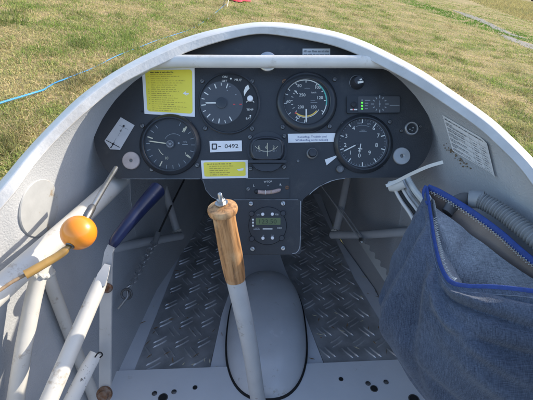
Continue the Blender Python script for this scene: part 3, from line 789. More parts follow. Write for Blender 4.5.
for y in (103.6, 106.7, 109.6):
    b = MB(); Draw(b, .0048).disc(361.3, y, 1.0, 'led_green', 14); b.build('light', t)
b = MB(); Draw(b, .0048).disc(361.3, 101, .7, 'mark_grey', 14); b.build('light', t)
b = MB(); b.lathe([(2.7 * K, 0), (2.6 * K, .0025), (2 * K, .003), (.0001, .003)], PM(353, 105.4, .0037), -F, 'dial_black', 20); b.build('button', t)

# --- small controls on the panel
t = pthing('rotary_knob', 'round black knob with a white mark above the collision warning display', 'knob', 357, 83)
b = MB(); b.lathe([(6.8 * K, 0), (6.8 * K, .003), (6 * K, .006), (4.6 * K, .011), (4 * K, .012), (.0001, .012)], PM(357, 82.8, 0), -F, 'bakelite', 32); kb = b.build('knob_body', t)
b = MB(); d = Draw(b, .0123); d.poly([(355.6, 84.2), (361.2, 83.2), (361.6, 85), (356, 86.2)][::-1], 'mark_white'); d.poly([(357.4, 81.8), (359.6, 81), (360, 82.6), (358, 83)][::-1], 'mark_white'); b.build('mark', kb)
b = MB(); d = Draw(b, .0004); d.arc(357, 82.8, 7.4, -120, 60, .5, 'panel_edge'); b.build('worn_ring', t)

t = pthing('socket', 'small round socket with a bright metal ring at the right end of the panel', 'socket', 411, 129)
b = MB(); b.lathe([(6.8 * K, 0), (6.8 * K, .003), (6.2 * K, .0042), (5.2 * K, .0042), (4.9 * K, .003), (4.9 * K, .001)], PM(411, 128.8, 0), -F, 'aluminium', 36, cap1=False); b.build('ring', t)
b = MB(); b.lathe([(4.9 * K, 0), (4.9 * K, .0016), (.0001, .0016)], PM(411, 128.8, 0), -F, 'plastic_black', 30); d = Draw(b, .002); d.disc(409.4, 129.6, .7, 'mark_grey', 10); d.disc(412.6, 128, .7, 'mark_grey', 10); d.disc(411.6, 131, .6, 'mark_grey', 10); b.build('insert', t)
screw(t, 401.2, 131, 1.9, 'dull_steel'); screw(t, 420, 126.6, 1.6, 'dull_steel')

def capdisc(name, label, px, py, r, m):
    t = pthing(name, label, 'disc', px, py, 'round metal discs on the panel')
    b = MB(); b.lathe([(r * K, 0), (r * K, .0026), ((r - .6) * K, .0036), (2.2 * K, .0040), (1.6 * K, .0034)], PM(px, py, 0), -F, m, 40, cap1=False); b.build('cover', t)
    b = MB(); b.lathe([(1.7 * K, 0), (1.5 * K, .0034), (.0001, .0037)], PM(px, py, 0), -F, 'dull_steel', 16); b.build('screw', t)
capdisc('blanking_disc', 'plain grey metal disc on the lower right of the panel under the socket', 401.2, 156.2, 8.6, 'disc_metal')
capdisc('blanking_disc', 'pale pinkish disc at the lower left of the panel under the white tag', 131.6, 160.7, 8.8, 'pink_metal')

t = pthing('push_control', 'small black push button control just under the white two-line label', 'control', 312, 154)
b = MB(); b.lathe([(5.6 * K, 0), (5.6 * K, .002), (4.6 * K, .003)], PM(312, 153.6, 0), -F, 'dull_steel', 24); b.build('collar', t)
b = MB(); b.lathe([(4.2 * K, 0), (4.2 * K, .008), (3.6 * K, .0105), (.0001, .011)], PM(312, 153.6, .001), -F, 'bakelite', 24); b.build('knob_body', t)
b = MB(); b.lathe([(1.6 * K, 0), (1.4 * K, .0016), (.0001, .002)], PM(298, 161, 0), -F, 'dull_steel', 14); tag(b.build('rivet', None, Matrix.Translation(PM(298, 161, 0)) @ PROT), 'tiny dark rivet head on the panel right of the compass', 'rivet', 'dark rivets on the panel')
b = MB(); b.lathe([(.9 * K, 0), (.8 * K, .0016), (.0001, .002)], PM(142, 111.5, 0), -F, 'rubber', 12); tag(b.build('rivet', None, Matrix.Translation(PM(142, 111.5, 0)) @ PROT), 'tiny black rivet head below the large yellow placard corner', 'rivet', 'dark rivets on the panel')

# --- placards
def plate(name, label, pts, m, h=.0004, th=.0006, cat='placard'):
    cx = sum(p[0] for p in pts) / len(pts); cy = sum(p[1] for p in pts) / len(pts)
    t = pthing(name, label, cat, cx, cy, 'stickers and placards on the panel')
    b = MB(); b.prism([PM(x, y, h) for x, y in pts], -F * th, m); b.build('backing', t)
    return t, h + th
rnd = random.Random(3)
t, h = plate('placard', 'large square yellow checklist placard with a white border under the crossbar', [(144.7, 114), (195, 117), (194.6, 68), (142, 69.2)], 'label_white')
b = MB(); d = Draw(b, h + .0002)
def bil(c, x, y):   # bilinear in a quad TL TR BR BL
    (ax, ay), (bx, by), (cx, cy), (dx, dy) = c
    return ((ax * (1 - x) + bx * x) * (1 - y) + (dx * (1 - x) + cx * x) * y, (ay * (1 - x) + by * x) * (1 - y) + (dy * (1 - x) + cy * x) * y)
Q = [(142, 69.2), (194.6, 68), (195, 117), (144.7, 114)]
d.poly([bil(Q, x, y) for x, y in rr_pts(.06, .035, .955, .94, .06)], 'label_yellow'); d = Draw(b, h + .0004)
for i in range(19):
    y = .085 + i * .0455
    x1 = rnd.uniform(.5, .9)
    f_ = lambda px, py: bil(Q, px / 50, py / 50)
    if i == 0: d.words(.16 * 50, .60 * 50, y * 50, 1.25, 'ink_black', rnd, 1.0, f_)
    else:
        if rnd.random() < .6: d.words(.105 * 50, .125 * 50, y * 50, .85, 'ink_brown', rnd, 1.0, f_)
        d.words(.16 * 50, x1 * 50, y * 50, .8, 'ink_brown', rnd, 1.0, f_)
d.poly([bil(Q, x, y) for x, y in ((.77, .53), (.84, .475), (.82, .515), (.89, .52), (.88, .55), (.83, .55), (.86, .58))][::-1], 'label_white')
b.build('print', t)
t, h = plate('placard', 'small yellow placard with a white border left of the slip indicator', [(202.5, 178.7), (248, 178), (247.8, 160), (201, 160.6)], 'label_white')
b = MB(); Q = [(201, 160.6), (247.8, 160), (248, 178), (202.5, 178.7)]; d = Draw(b, h + .0002)
d.poly([bil(Q, x, y) for x, y in rr_pts(.05, .10, .95, .89, .06)], 'label_yellow'); d = Draw(b, h + .0004)
for i in range(6):
    f_ = lambda px, py: bil(Q, px / 47, py / 18)
    d.words(.13 * 47 + (2 if i else 0), rnd.uniform(.55, .72) * 47, (.2 + i * .12) * 18, .85, 'ink_black' if i == 0 else 'ink_brown', rnd, 1.0, f_)
d.poly([bil(Q, x, y) for x, y in ((.76, .52), (.84, .48), (.91, .44), (.90, .58), (.80, .6))][::-1], 'label_white')
b.build('print', t)
t, h = plate('placard', 'white registration label reading D- 0492 above the small yellow placard', [(210.2, 152.4), (242, 151.2), (241.8, 140.6), (209.6, 141.2)], 'label_white')
b = MB(); d = Draw(b, h + .0003)
for p in (((212, 144.2), (216.6, 144.2)), ((212, 149.2), (216.6, 149.2)), ((212.4, 144), (212.4, 149.4)), ((216.6, 144.4), (216.6, 149))): d.line(*p[0], *p[1], 1.1, 'ink_black')
d.line(218.4, 146.7, 221, 146.6, .8, 'ink_black'); d.text('0492', 231.6, 146.2, 3.9, 'ink_black', -1.5, 1.25)
b.build('print', t)
t, h = plate('placard', 'white two-line warning label in blue letters under the airspeed indicator', [(288.2, 142.8), (334.6, 142.0), (335.2, 133.2), (287.8, 134)], 'label_white')
b = MB(); d = Draw(b, h + .0003)
d.text('Kunstflug, Trudeln und', 312, 136.8, 2.0, 'ink_blue', -1, 1.1); d.text('Wolkenflug nicht zulässig', 311.6, 140, 2.0, 'ink_blue', -1, 1.12)
b.build('print', t)
t, h = plate('pointer_sticker', 'white wedge sticker pointing at the altimeter dial', [(326.6, 165.3), (340.8, 153.8), (324.7, 159.7)], 'label_white', cat='sticker')
t, h = plate('placard', 'white slanted tag with a small glider drawing at the left of the panel', [(104.7, 141), (110.5, 149.4), (120.2, 150), (134.8, 125.4), (121, 117.4)], 'label_grey', cat='tag')
b = MB(); d = Draw(b, h + .0003)
d.line(106.6, 140.4, 120, 147.6, .7, 'ink_black'); d.line(114.6, 142.6, 111.2, 148, .9, 'ink_black'); d.disc(113.2, 144.2, 1.1, 'ink_black', 14); d.disc(111.2, 147.6, .7, 'ink_black', 12)
d.line(113.2, 144.2, 116.5, 138.4, .25, 'ink_grey'); d.line(118.4, 136, 121.4, 131, .25, 'ink_grey'); d.disc(121, 131, 1.0, 'ink_grey', 12); d.disc(124, 126.2, 1.1, 'ink_black', 12); d.line(119.6, 125.4, 128, 129.6, .3, 'ink_grey'); d.line(121.2, 131, 124, 126.2, .3, 'ink_grey')
b.build('print', t)
t, h = plate('placard', 'tiny two-row grey label standing above the crossbar', [(302.3, 62), (330, 62), (330, 48.9), (302.6, 49)], 'label_grey')
b = MB(); d = Draw(b, h + .0003)
rnd = random.Random(9)
d.words(303.6, 329, 51.6, 2.2, 'ink_grey', rnd, 1.0); d.words(303.6, 329, 55, 1.8, 'ink_grey', rnd, 1.0)
b.build('print', t)

# data placard on the right wall
Q = [(443, 114.5), (490, 142), (498, 176.5), (453.5, 150.5)]
t = thing('data_placard', 'white data table placard with curled edge on the right cockpit wall', 'placard', wall(470, 145))
b = MB(); b.grid([[wall(*bil(Q, i / 10, j / 8), .0012 + (.003 * max(0, i / 10 - .85) / .15)) for i in range(11)] for j in range(9)], 'label_white'); b.build('backing', t)
b = MB(); d = Draw(b, 0, lambda x, y: wall(*bil(Q, x / 60, y / 40), .0022 + (.003 * max(0, x / 60 - .85) / .15)))
rnd = random.Random(5)
d.words(3, 52, 2.6, 1.5, 'ink_black', rnd, 1.0)
for i in range(11):
    y = 6.5 + i * 2.9; d.words(3, rnd.uniform(20, 30), y, 1.3, 'ink_grey', rnd)
    if i > 1: d.words(36, 36 + rnd.uniform(4, 8), y, 1.3, 'ink_grey', rnd); d.words(48, 48 + rnd.uniform(3, 7), y, 1.3, 'ink_grey', rnd)
    if i % 2 == 0: d.line(2, y + 1.5, 57, y + 1.5, .3, 'ink_black')
for x in (33, 46): d.line(x, 5, x, 38, .3, 'ink_grey')
b.build('print', t)
# chipped paint under it
b = MB(); rnd = random.Random(4)
for k in range(46):
    u_ = rnd.random(); x = 446 + 22 * u_ + rnd.gauss(0, 1.6); y = 143 + 24 * u_ ** .8 + rnd.gauss(0, 1.6); r = rnd.uniform(.35, 1.0)
    b.face([wall(x + r * math.cos(a) * rnd.uniform(.6, 1.3), y + r * math.sin(a) * rnd.uniform(.6, 1.3), .0006 + k * .000006) for a in [2 * math.pi * q / 8 for q in range(8)]], 'chip')
b.build('chipped_paint', glider)

# ================================================================== CONTROL STICK
st = thing('control_stick', 'grey control stick with a worn wooden grip in front of the pedestal', 'control stick', FL(258, 404))
SP = crom([P(261, 416, .615), P(256.5, 390, .585), P(250.5, 350, .545), P(244, 318, .515), P(236.5, 284, .482), P(233.5, 270, .47)], 5)
b = MB(); b.tube(SP, .0112, 'stick_paint' if 'stick_paint' in M else 'bar_paint', 24); b.build('stick_tube', st)
gt, gb = P(222, 206, .425), P(235.8, 280.5, .48)
axg = (gt - gb).normalized(); L_ = (gt - gb).length
b = MB()
prof = [(.0108, 0), (.0126, .0012), (.0136, .004), (.0142, .012), (.0147, .026), (.0149, .042), (.0146, .058), (.0141, .072), (.0139, L_ - .018), (.0139, L_ - .0095), (.0150, L_ - .0085), (.0176, L_ - .0078), (.0183, L_ - .0055), (.0183, L_ - .0028), (.0174, L_ - .0008), (.0150, L_), (.0130, L_ + .0004), (.006, L_ + .0034), (.0001, L_ + .0034)]
def smoothprof(pr, n=4):
    out = crom([Vector((r, h, 0)) for r, h in pr], n); return [(max(p.x, .0001), p.y) for p in out]
# the grip has its own axes so that the grain runs along it
b.lathe([(r * .89, h) for r, h in prof], gb, axg, 'grip_wood', 40)
gr_m = Matrix.Translation(gb) @ axg.to_track_quat('Z', 'Y').to_matrix().to_4x4()
gr = b.build('wooden_grip', st)
loc = G[st].inverted() @ gr_m
gr.data.transform(loc.inverted()); gr.matrix_local = loc
b = MB(); o = gt + axg * .0036
b.lathe([(.0070, 0), (.0070, .0010), (.0001, .0011)], o, axg, 'steel', 24)
b.lathe([(.0046, .001), (.0046, .0045), (.0041, .0050), (.0001, .0050)], o, axg, 'steel', 6)
b.lathe([(.0025, .005), (.0025, .0112), (.0020, .0120), (.0001, .0120)], o, axg, 'steel', 14); b.build('bolt', st)
b = MB(); b.lathe([(.0024, -.0003), (.0024, .001), (.0001, .0012)], P(256.5, 397, .578), -F, 'rusty_steel', 10); b.build('screw', st)

# ================================================================== LEFT HAND CONTROLS
# blue handled lever
lv = thing('lever', 'flat grey lever with a long navy blue handle left of the footwell', 'lever', P(104, 398, .52))
b = MB(); hp = crom([P(112, 246, .500), P(117, 238, .503), P(128, 224, .514), P(142, 207, .532), P(155, 192.5, .550), P(159, 188, .556)], 4)
n = len(hp); rr = [lerp_tab([(0, .0062), (.1, .0080), (.35, .0096), (.8, .0135), (.92, .0138), (.97, .0115), (1, .006)], i / (n - 1)) for i in range(n)]
b.tube(hp, rr, 'navy_plastic', 24, flat=.82, up=F); b.build('handle', lv)
def flatbar(pts, w, th, m):
    b = MB(); rows = []
    for i, p in enumerate(pts):
        t_ = (pts[min(i + 1, len(pts) - 1)] - pts[max(i - 1, 0)]).normalized()
        s_ = t_.cross(F).normalized(); nn_ = s_.cross(t_).normalized(); ww = w[i] if isinstance(w, list) else w
        rows.append([p + s_ * ww / 2 + nn_ * th / 2, p - s_ * ww / 2 + nn_ * th / 2, p - s_ * ww / 2 - nn_ * th / 2, p + s_ * ww / 2 - nn_ * th / 2])
    b.grid(rows, m, closed_u=True); b.face(rows[0], m); b.face(rows[-1][::-1], m); return b
b = flatbar([P(113, 243, .502), P(109, 252, .503), P(107, 268, .507), P(106, 300, .512), P(105.5, 350, .518), P(105, 412, .525)], [.009, .010, .0128, .0145, .0148, .0150], .004, 'bar_paint'); arm = b.build('lever_arm', lv)
b = MB(); b.lathe([(.0062, -.002), (.0062, .002), (.0045, .004), (.0001, .0045)], P(107.5, 288, .507), -F, 'rusty_steel', 18); b.build('pivot_bolt', arm)
b = MB(); b.lathe([(.010, -.002), (.010, .002), (.007, .003), (.006, .006), (.0001, .0066)], P(104.5, 394, .518), -F, 'rusty_steel', 20); b.build('pivot_bolt', arm)
# push rods
pr = thing('push_rod', 'thick white push rod running from the blue-handled lever towards the seat', 'rod', P(48, 405, .40), 'white push rods')
b = MB(); b.tube([P(38, 425, .395), P(52, 393, .412), P(75, 340, .442), P(97, 290, .478), P(101, 280, .485)], [.0090, .0090, .0090, .0088, .0080], 'tube_white', 22); b.build('rod_tube', pr)
b = MB()
for s_ in (-1, 1):
    fb = flatbar([P(99.5, 285, .484 + .008 * s_), P(103, 275, .487 + .008 * s_), P(107.5, 264.5, .493 + .008 * s_)], [.013, .0125, .007], .0022, 'bar_paint'); b.add(fb.v, fb.f, 'bar_paint')
b.build('fork', pr)
pr = thing('push_rod', 'thin speckled white push rod with a split pin in its tip', 'rod', P(70, 405, .47), 'white push rods')
b = MB(); b.tube([P(63, 417, .463), P(75, 393, .474), P(88, 367, .488), P(96, 353.5, .497)], [.0088, .0088, .0086, .0080], 'tube_speckled', 20); rt = b.build('rod_tube', pr)
b = MB(); b.tube(crom([P(95, 357, .486), P(98, 353, .484), P(101, 352.5, .485), P(102.4, 355, .487), P(100, 357.4, .488)], 4), .0009, 'rubber', 8); b.build('split_pin', rt)
# release knob
kn = thing('release_knob', 'orange ball knob on a yellowed cable sleeve beside the left wall', 'knob', P(78.5, 232.5, .42))
bc = P(78.8, 232.6, .42)
sl0, sl1 = P(67.5, 249.5, .408), P(28, 272.5, .385)
b = MB(); b.sphere(bc, .0180, 'orange_plastic', 40)
ball = b.build('ball', kn)
adir = (P(67.5, 249.5, .405) - bc).normalized()
b = MB(); b.lathe([(.0040, .0150), (.0048, .0178), (.0040, .0186), (.0022, .0186), (.0018, .0170)], bc, adir, 'dull_steel', 20); b.build('eyelet', ball)
s0 = bc + adir * .0175
b = MB(); b.tube(crom([s0 + (P(67.5, 249.5, .405) - s0) * .02, P(60, 254.5, .403), P(45, 263.5, .395), P(31, 271.6, .387), P(25, 274.8, .384)], 4), [.0016, .0030, .0040, .0042, .0042, .0042, .0042, .0043, .0043, .0043, .0044, .0045, .0045, .0045, .0045, .0046, .0046], 'yellowed_tube', 16); b.build('cable_sleeve', kn)
b = MB(); b.tube(crom([P(27, 273.8, .385), P(12, 282, .377), P(0, 290, .37), P(-30, 308, .352)], 4), .0017, 'cable', 10); b.build('cable', kn)
b = MB(); b.tube([P(88.5, 214, .428), P(98, 198, .455), P(108, 181, .49), P(116, 168, .52)], .0030, 'rod_paint' if 'rod_paint' in M else 'steel', 14); gt_ = b.build('guide_tube', kn)
b = MB(); b.tube([P(85.5, 219, .424), P(88, 214.5, .428), P(92, 207.5, .438), P(93, 206, .440)], [.0042, .0044, .0042, .0032], 'dull_steel', 16); b.build('ferrule', gt_)

# pedal adjusters
def adjuster(label, rod, rack, side):
    t = thing('pedal_adjuster', label, 'adjuster', rack[-1], 'pedal adjusters by the floor rails')
    b = MB()
    off = Vector((.004 * side, 0, 0))
    b.tube(rod, .0020, 'tube_grey', 10); b.tube([p + off * 2 for p in rod[1:]], .0016, 'tube_grey', 10); b.build('rod', t)
    a, c = rack; dirv = (c - a).normalized(); s_ = dirv.cross(F).normalized() * side; L = (c - a).length
    if s_.x * side < 0: s_ = -s_
    loop = []
    nT = 5
    for k in range(nT * 8 + 1):
        u_ = k / (nT * 8); e = .0085 + .0030 * math.cos(2 * math.pi * u_ * nT) ** 1
        loop.append(a + dirv * (L * u_) + s_ * (e - .004))
    loop += [c - s_ * .008, a - s_ * .006]
    b = MB(); b.prism(loop, -F * .003, 'tube_white'); rk = b.build('notched_rack', t)
    b = MB(); b.sphere(c - F * .004, .005, 'dull_steel', 12); b.build('pin', rk); b = MB(); b.sphere(a - F * .004, .006, 'steel', 12, (1, 1.4, .7)); b.build('pin', rk)
    return t
adjuster('notched steel rack and rod running along the right floor rail', [P(320, 184, .97), P(337, 207, .90), P(361, 241, .80)], [P(361, 240, .80), P(388, 279, .70)], 1)
ta = thing('pedal_adjuster', 'steel rod and chain with a hooked ring by the left footwell wall', 'adjuster', P(118, 309, .667), 'pedal adjusters by the floor rails')
b = MB(); b.tube([P(185, 178, .97), P(172, 204, .90), P(157, 237, .80)], .0022, 'dull_steel', 10); b.build('rod', ta)
b = MB(); b.tube([P(158, 233, .805), P(155, 243, .79)], .0055, 'disc_metal', 12); b.build('turnbuckle', ta)
cp = crom([P(155, 242, .79), P(149, 252, .77), P(144, 262, .75), P(137, 274, .72), P(131, 286, .69)], 3)
for k in range(len(cp) - 1):
    a, c = cp[k], cp[k + 1]; dv = (c - a).normalized(); s_ = dv.cross(F).normalized()
    if k % 2: s_ = (s_ * .35 - F * .9).normalized()
    m_ = (a + c) / 2; hl = (c - a).length * .66
    ring = [m_ + dv * (hl * math.cos(q)) + s_ * (.0058 * math.sin(q)) for q in [2 * math.pi * z / 16 for z in range(17)]]
    b = MB(); b.tube(ring, .0019, 'disc_metal', 8, caps=False); b.build('chain_link', ta)
b = MB(); b.tube(crom([P(131, 285, .69), P(127, 288, .685), P(128, 296, .68), P(123, 303, .672), P(118, 309, .667)], 5), .0022, 'steel', 10)
c0 = P(126.5, 294, .68)
ring = [c0 + (Rt * math.cos(a) + U * math.sin(a)) * .0085 for a in [2 * math.pi * k / 20 for k in range(21)]]
b.tube(ring, .0020, 'dull_steel', 10); b.build('hook_ring', ta)

# ================================================================== RIGHT SIDE: HOSE, STRAP, WIRES, BAG
ho = thing('hose', 'grey corrugated air hose along the right cockpit wall behind the denim bag', 'hose', P(475, 199, .47))
hp = crom([P(470, 199, .475), P(481, 200.5, .468), P(500, 211, .452), P(520, 226, .434), P(545, 247, .41), P(580, 280, .38)], 34)
b = MB(); n = len(hp); b.tube(hp, [.0089 + (.0012 * math.sin(i * 2 * math.pi / 4.5) if i > 30 else .0004) for i in range(n)], 'hose', 22); b.build('hose_body', ho)
b = MB(); b.lathe([(.0100, 0), (.0107, .004), (.0104, .014), (.0096, .016)], P(469, 199, .477), (hp[20] - hp[0]), 'hose', 28, cap1=False); b.build('hose_collar', ho)
b = MB(); b.tube(crom([P(472, 200, .478), P(462, 201, .478), P(452, 206, .476), P(447, 213, .475)], 4), [.009, .009, .010, .0105, .011, .011, .011, .011, .010, .010, .009, .009, .009], 'dark_grey', 18, flat=.6); b.build('dark_fitting', ho)
sp = thing('cable_strap', 'pale plastic strap sticking out under the right end of the panel', 'strap', P(390, 183, .53))
b = flatbar(crom([P(386, 186, .535), P(398, 180.5, .53), P(412, 173.5, .515), P(428, 166.5, .50), P(443, 162, .49)], 4), .0042, .0012, 'strap_white'); b.build('tail', sp)
b = MB(); b.tube([P(389, 186.5, .545), P(396, 186, .54), P(404, 183, .535)], [.007, .0085, .007], 'strap_white', 14, flat=.7); b.build('loop', sp)
wi = thing('wire_bundle', 'bundle of pale wires running down from the strap into the denim bag', 'wires', P(400, 188, .54))
for (x0, y0, x1, y1, r, m_) in ((394, 188, 410, 214, .0022, 'wire_white'), (397.5, 187, 414, 212, .0022, 'rubber'), (400.5, 186, 417, 211, .0024, 'wire_white'), (404, 184, 420, 208, .0038, 'steel'), (409, 181, 424, 202, .0042, 'strap_white')):
    b = MB(); b.tube(crom([P(x0 - 2, y0 - 5, .548), P(x0, y0, .545), P((x0 + x1) / 2 - 1, (y0 + y1) / 2, .53), P(x1, y1, .51), P(x1 + 6, y1 + 12, .495)], 4), r, m_, 10); b.build('wire', wi)

bag = thing('denim_bag', 'blue denim side bag with bright blue binding and an open top', 'bag', P(470, 400, .42))
ctrl = [
 [(426.5,188,.482),(430,212,.462),(434,240,.435),(440.5,266,.408),(450,281.5,.388),(466,286.5,.375),(495,287.5,.362),(535,292,.348),(600,302,.335)],
 [(421,200,.484),(421,225,.460),(423,255,.430),(430,285,.402),(446,303,.378),(466,308,.362),(496,311,.349),(536,316,.336),(600,325,.326)],
 [(413,218,.492),(408,247,.468),(406,280,.438),(413,313,.408),(436,337,.380),(463,345,.359),(496,349,.344),(538,353,.332),(600,358,.322)],
 [(407,234,.505),(394,268,.482),(389,305,.452),(399,341,.422),(426,372,.394),(459,390,.370),(497,397,.354),(540,402,.342),(600,404,.332)],
 [(403.5,244,.525),(383.5,290,.507),(383.5,322,.480),(396,354,.452),(421,391,.424),(454,422,.398),(495,438,.380),(545,446,.366),(600,450,.354)],
 [(410,246,.555),(391,296,.545),(392,330,.52),(404,362,.492),(428,398,.464),(460,430,.438),(497,450,.418),(545,460,.40),(600,465,.39)]]
rows = [crom([P(*c) for c in r], 12) for r in ctrl]
cols = [crom([rows[i][j] for i in range(len(rows))], 14) for j in range(len(rows[0]))]
ncol = len(cols); nrow = len(cols[0])
grid = [[cols[j][i] for j in range(ncol)] for i in range(nrow)]
folds = [  # (u0,v0,u1,v1,width,height): lines in grid space, u along, v down
 (.44,.06,.70,.16,.020,.006), (.46,.12,.92,.30,.030,-.006), (.38,.18,.85,.52,.030,.007), (.42,.30,.98,.46,.026,-.005), (.20,.10,.30,.80,.030,.006), (.12,.10,.16,.85,.026,-.006),
 (.30,.20,.48,.75,.035,-.006), (.55,.40,.95,.70,.035,.006), (.50,.62,.90,.82,.030,-.005), (.34,.05,.40,.30,.020,.004), (.70,.05,.99,.14,.018,-.004), (.06,.2,.07,.9,.02,.004)]
def fold(u, v):
    hsum = 0
    for (u0, v0, u1, v1, w, h) in folds:
        dx, dy = u1 - u0, v1 - v0; L2 = dx * dx + dy * dy; t_ = ((u - u0) * dx + (v - v0) * dy) / L2
        tc = max(0, min(1, t_)); dist = math.hypot(u - u0 - dx * tc, v - v0 - dy * tc); hsum += h * math.exp(-(dist / w) ** 2) * math.sin(math.pi * (.12 + .76 * tc))
    return hsum
g2 = [r[:] for r in grid]
for i in range(nrow):
    for j in range(ncol):
        a = grid[min(i + 1, nrow - 1)][j] - grid[max(i - 1, 0)][j]; c = grid[i][min(j + 1, ncol - 1)] - grid[i][max(j - 1, 0)]
        nn_ = a.cross(c); nn_ = nn_.normalized() if nn_.length > 1e-9 else -F
        if nn_.dot(grid[i][j]) > 0: nn_ = -nn_
        u_, v_ = j / (ncol - 1), i / (nrow - 1); att = min(1, v_ * 7) * (1 if v_ < .8 else max(0, (1 - v_) / .2))
        g2[i][j] = grid[i][j] + nn_ * att * (fold(u_, v_) * 1.4 + .0035 * noise.noise(Vector((u_ * 5, v_ * 6, 1.3))) + .0007 * noise.noise(Vector((u_ * 16, v_ * 13, 4.1))))
b = MB(); b.grid(g2, 'denim'); ob = b.build('bag_front', bag, sharp=90)
sm = ob.modifiers.new('thickness', 'SOLIDIFY'); sm.thickness = .0016; sm.offset = 0
ss = ob.modifiers.new('smooth', 'SUBSURF'); ss.levels = 1; ss.render_levels = 1
# back edge and inside
back = crom([P(427.5, 187, .485), P(440, 192.5, .478), P(460, 204.5, .466), P(480, 218, .452), P(500, 233, .437), P(518, 249, .422), P(535, 263, .408), P(600, 315, .36)], 8)
lipL = crom([P(427.5, 190, .485), P(433, 214, .475), P(438, 240, .462), P(447, 266, .45), P(462, 292, .44), P(490, 312, .43), P(530, 330, .415), P(600, 360, .37)], 8)
b = MB(); b.grid([[p.lerp(q, k / 6) + F * (.006 + .020 * math.sin(math.pi * k / 6)) for k in range(7)] for p, q in zip(back, lipL)], 'taupe'); b.build('bag_back', bag, sharp=90)
lt = crom([P(430.5, 197, .478), P(434, 206, .474), P(452, 219, .462), P(475, 236, .446), P(497, 254, .431), P(515, 267, .418), P(535, 280, .405), P(600, 322, .36)], 8)
lb = crom([P(431, 205, .474), P(436, 238, .455), P(444, 268, .435), P(456, 292, .42), P(475, 302, .41), P(497, 308, .40), P(535, 318, .385), P(600, 345, .35)], 8)
b = MB(); lr = []
for i, (p, q) in enumerate(zip(lt, lb)):
    row = []
    for k in range(13):
        t_ = k / 12; u_ = i / (len(lt) - 1)
        row.append(p.lerp(q, t_) - F * (.003 * math.sin(u_ * 19 + t_ * 2) * t_ + .010 * math.sin(math.pi * t_) - .007 * math.exp(-((u_ - .42 + .1 * t_) / .05) ** 2)))
    lr.append(row)
b.grid(lr, 'denim_lining'); ob = b.build('bag_lining', bag, sharp=90)
# left inner gusset
gl = crom([P(428.5, 192, .478), P(431.5, 214, .460), P(436, 241, .434), P(442.5, 266, .409), P(452, 281, .390)], 8)
gr2 = crom([P(430, 196, .480), P(436, 220, .470), P(444, 246, .452), P(453, 266, .432), P(463, 284, .410)], 8)
b = MB(); b.grid([[p.lerp(q, k / 4) for k in range(5)] for p, q in zip(gl, gr2)], 'denim_lining'); b.build('bag_gusset', bag, sharp=90)
# binding
def band(pts, w, th, m, up):
    b = MB(); b.tube(pts, w, m, 12, flat=th, up=up); return b
lip = [p - F * .0006 for p in rows[0]]
band(lip, .0030, .55, 'blue_binding', F).build('binding', bag)
band([p - F * .001 for p in back], .0036, .5, 'blue_binding', U).build('binding', bag)
band(crom([P(427, 186, .481), P(424.5, 191, .482), P(425, 197, .482), P(429, 204, .468)], 4), .0028, .6, 'blue_binding', U).build('binding', bag)
# zigzag stitching
def zig(pts, a, b_, step, name, inner=False):
    m_ = MB(); seq = []
    acc = 0; last = pts[0]; fine = []
    for p, q in zip(pts, pts[1:]):
        nseg = max(1, int((q - p).length / step))
        for k in range(nseg): fine.append((p.lerp(q, k / nseg), (q - p).normalized()))
    for k, (p, t_) in enumerate(fine):
        s_ = t_.cross(F).normalized()
        if s_.dot(U * .4 + Rt if inner else -U) < 0: s_ = -s_
        seq.append(p + s_ * (a if k % 2 else b_) - F * .0022)
    m_.tube(seq, .00042, 'thread', 5); m_.build(name, bag)
zig([p for p in back if p.x < .30], .0030, .0066, .0012, 'stitching')
zig([p for p in rows[0][14:52]], .0026, .0062, .0015, 'stitching', inner=True)
b = MB(); b.tube([g2[4][j] - F * .0012 for j in range(14, ncol - 12)], .00045, 'seam_blue', 6); b.build('hem_seam', bag)
b = MB(); b.tube(crom([P(427, 192, .477), P(431, 199, .474), P(426, 203, .474), P(430, 207, .468), P(427, 211, .466)], 4), .0009, 'thread', 6); b.build('loose_thread', bag)

# ================================================================== OUTSIDE (world frame, ground at z = 0)
def ground_mat():
    m = bpy.data.materials.new('field_soil'); m.use_nodes = True; nt = m.node_tree; N = nt.nodes; L = nt.links; b = N['Principled BSDF']
    b.inputs['Roughness'].default_value = .95; b.inputs['Specular IOR Level'].default_value = .1
    tc = N.new('ShaderNodeTexCoord')
    a = N.new('ShaderNodeTexNoise'); a.inputs['Scale'].default_value = 1.1; a.inputs['Detail'].default_value = 8; a.inputs['Roughness'].default_value = .65
    c = N.new('ShaderNodeTexNoise'); c.inputs['Scale'].default_value = 35; c.inputs['Detail'].default_value = 6
    L.new(tc.outputs['Object'], a.inputs['Vector']); L.new(tc.outputs['Object'], c.inputs['Vector'])
    r = N.new('ShaderNodeValToRGB'); e = r.color_ramp.elements
    e[0].position = .38; e[0].color = (.20, .19, .075, 1); e[1].position = .62; e[1].color = (.40, .30, .16, 1)
    L.new(a.outputs['Fac'], r.inputs['Fac'])
    mr = N.new('ShaderNodeMapRange'); mr.inputs['From Min'].default_value = .3; mr.inputs['From Max'].default_value = .7; mr.inputs['To Min'].default_value = .55; mr.inputs['To Max'].default_value = 1.25
    L.new(c.outputs['Fac'], mr.inputs['Value'])
    mx = N.new('ShaderNodeMix'); mx.data_type = 'RGBA'; mx.blend_type = 'MULTIPLY'; mx.inputs[0].default_value = 1
    L.new(r.outputs['Color'], mx.inputs[6]); L.new(mr.outputs['Result'], mx.inputs[7]); L.new(mx.outputs[2], b.inputs['Base Color'])
    bp = N.new('ShaderNodeBump'); bp.inputs['Strength'].default_value = .8; bp.inputs['Distance'].default_value = .03; L.new(c.outputs['Fac'], bp.inputs['Height']); L.new(bp.outputs['Normal'], b.inputs['Normal'])
    M['field_soil'] = m
ground_mat()
mat('mud', (.125, .112, .09), .75, var=.35, vscale=6, bump=.8, bscale=20)
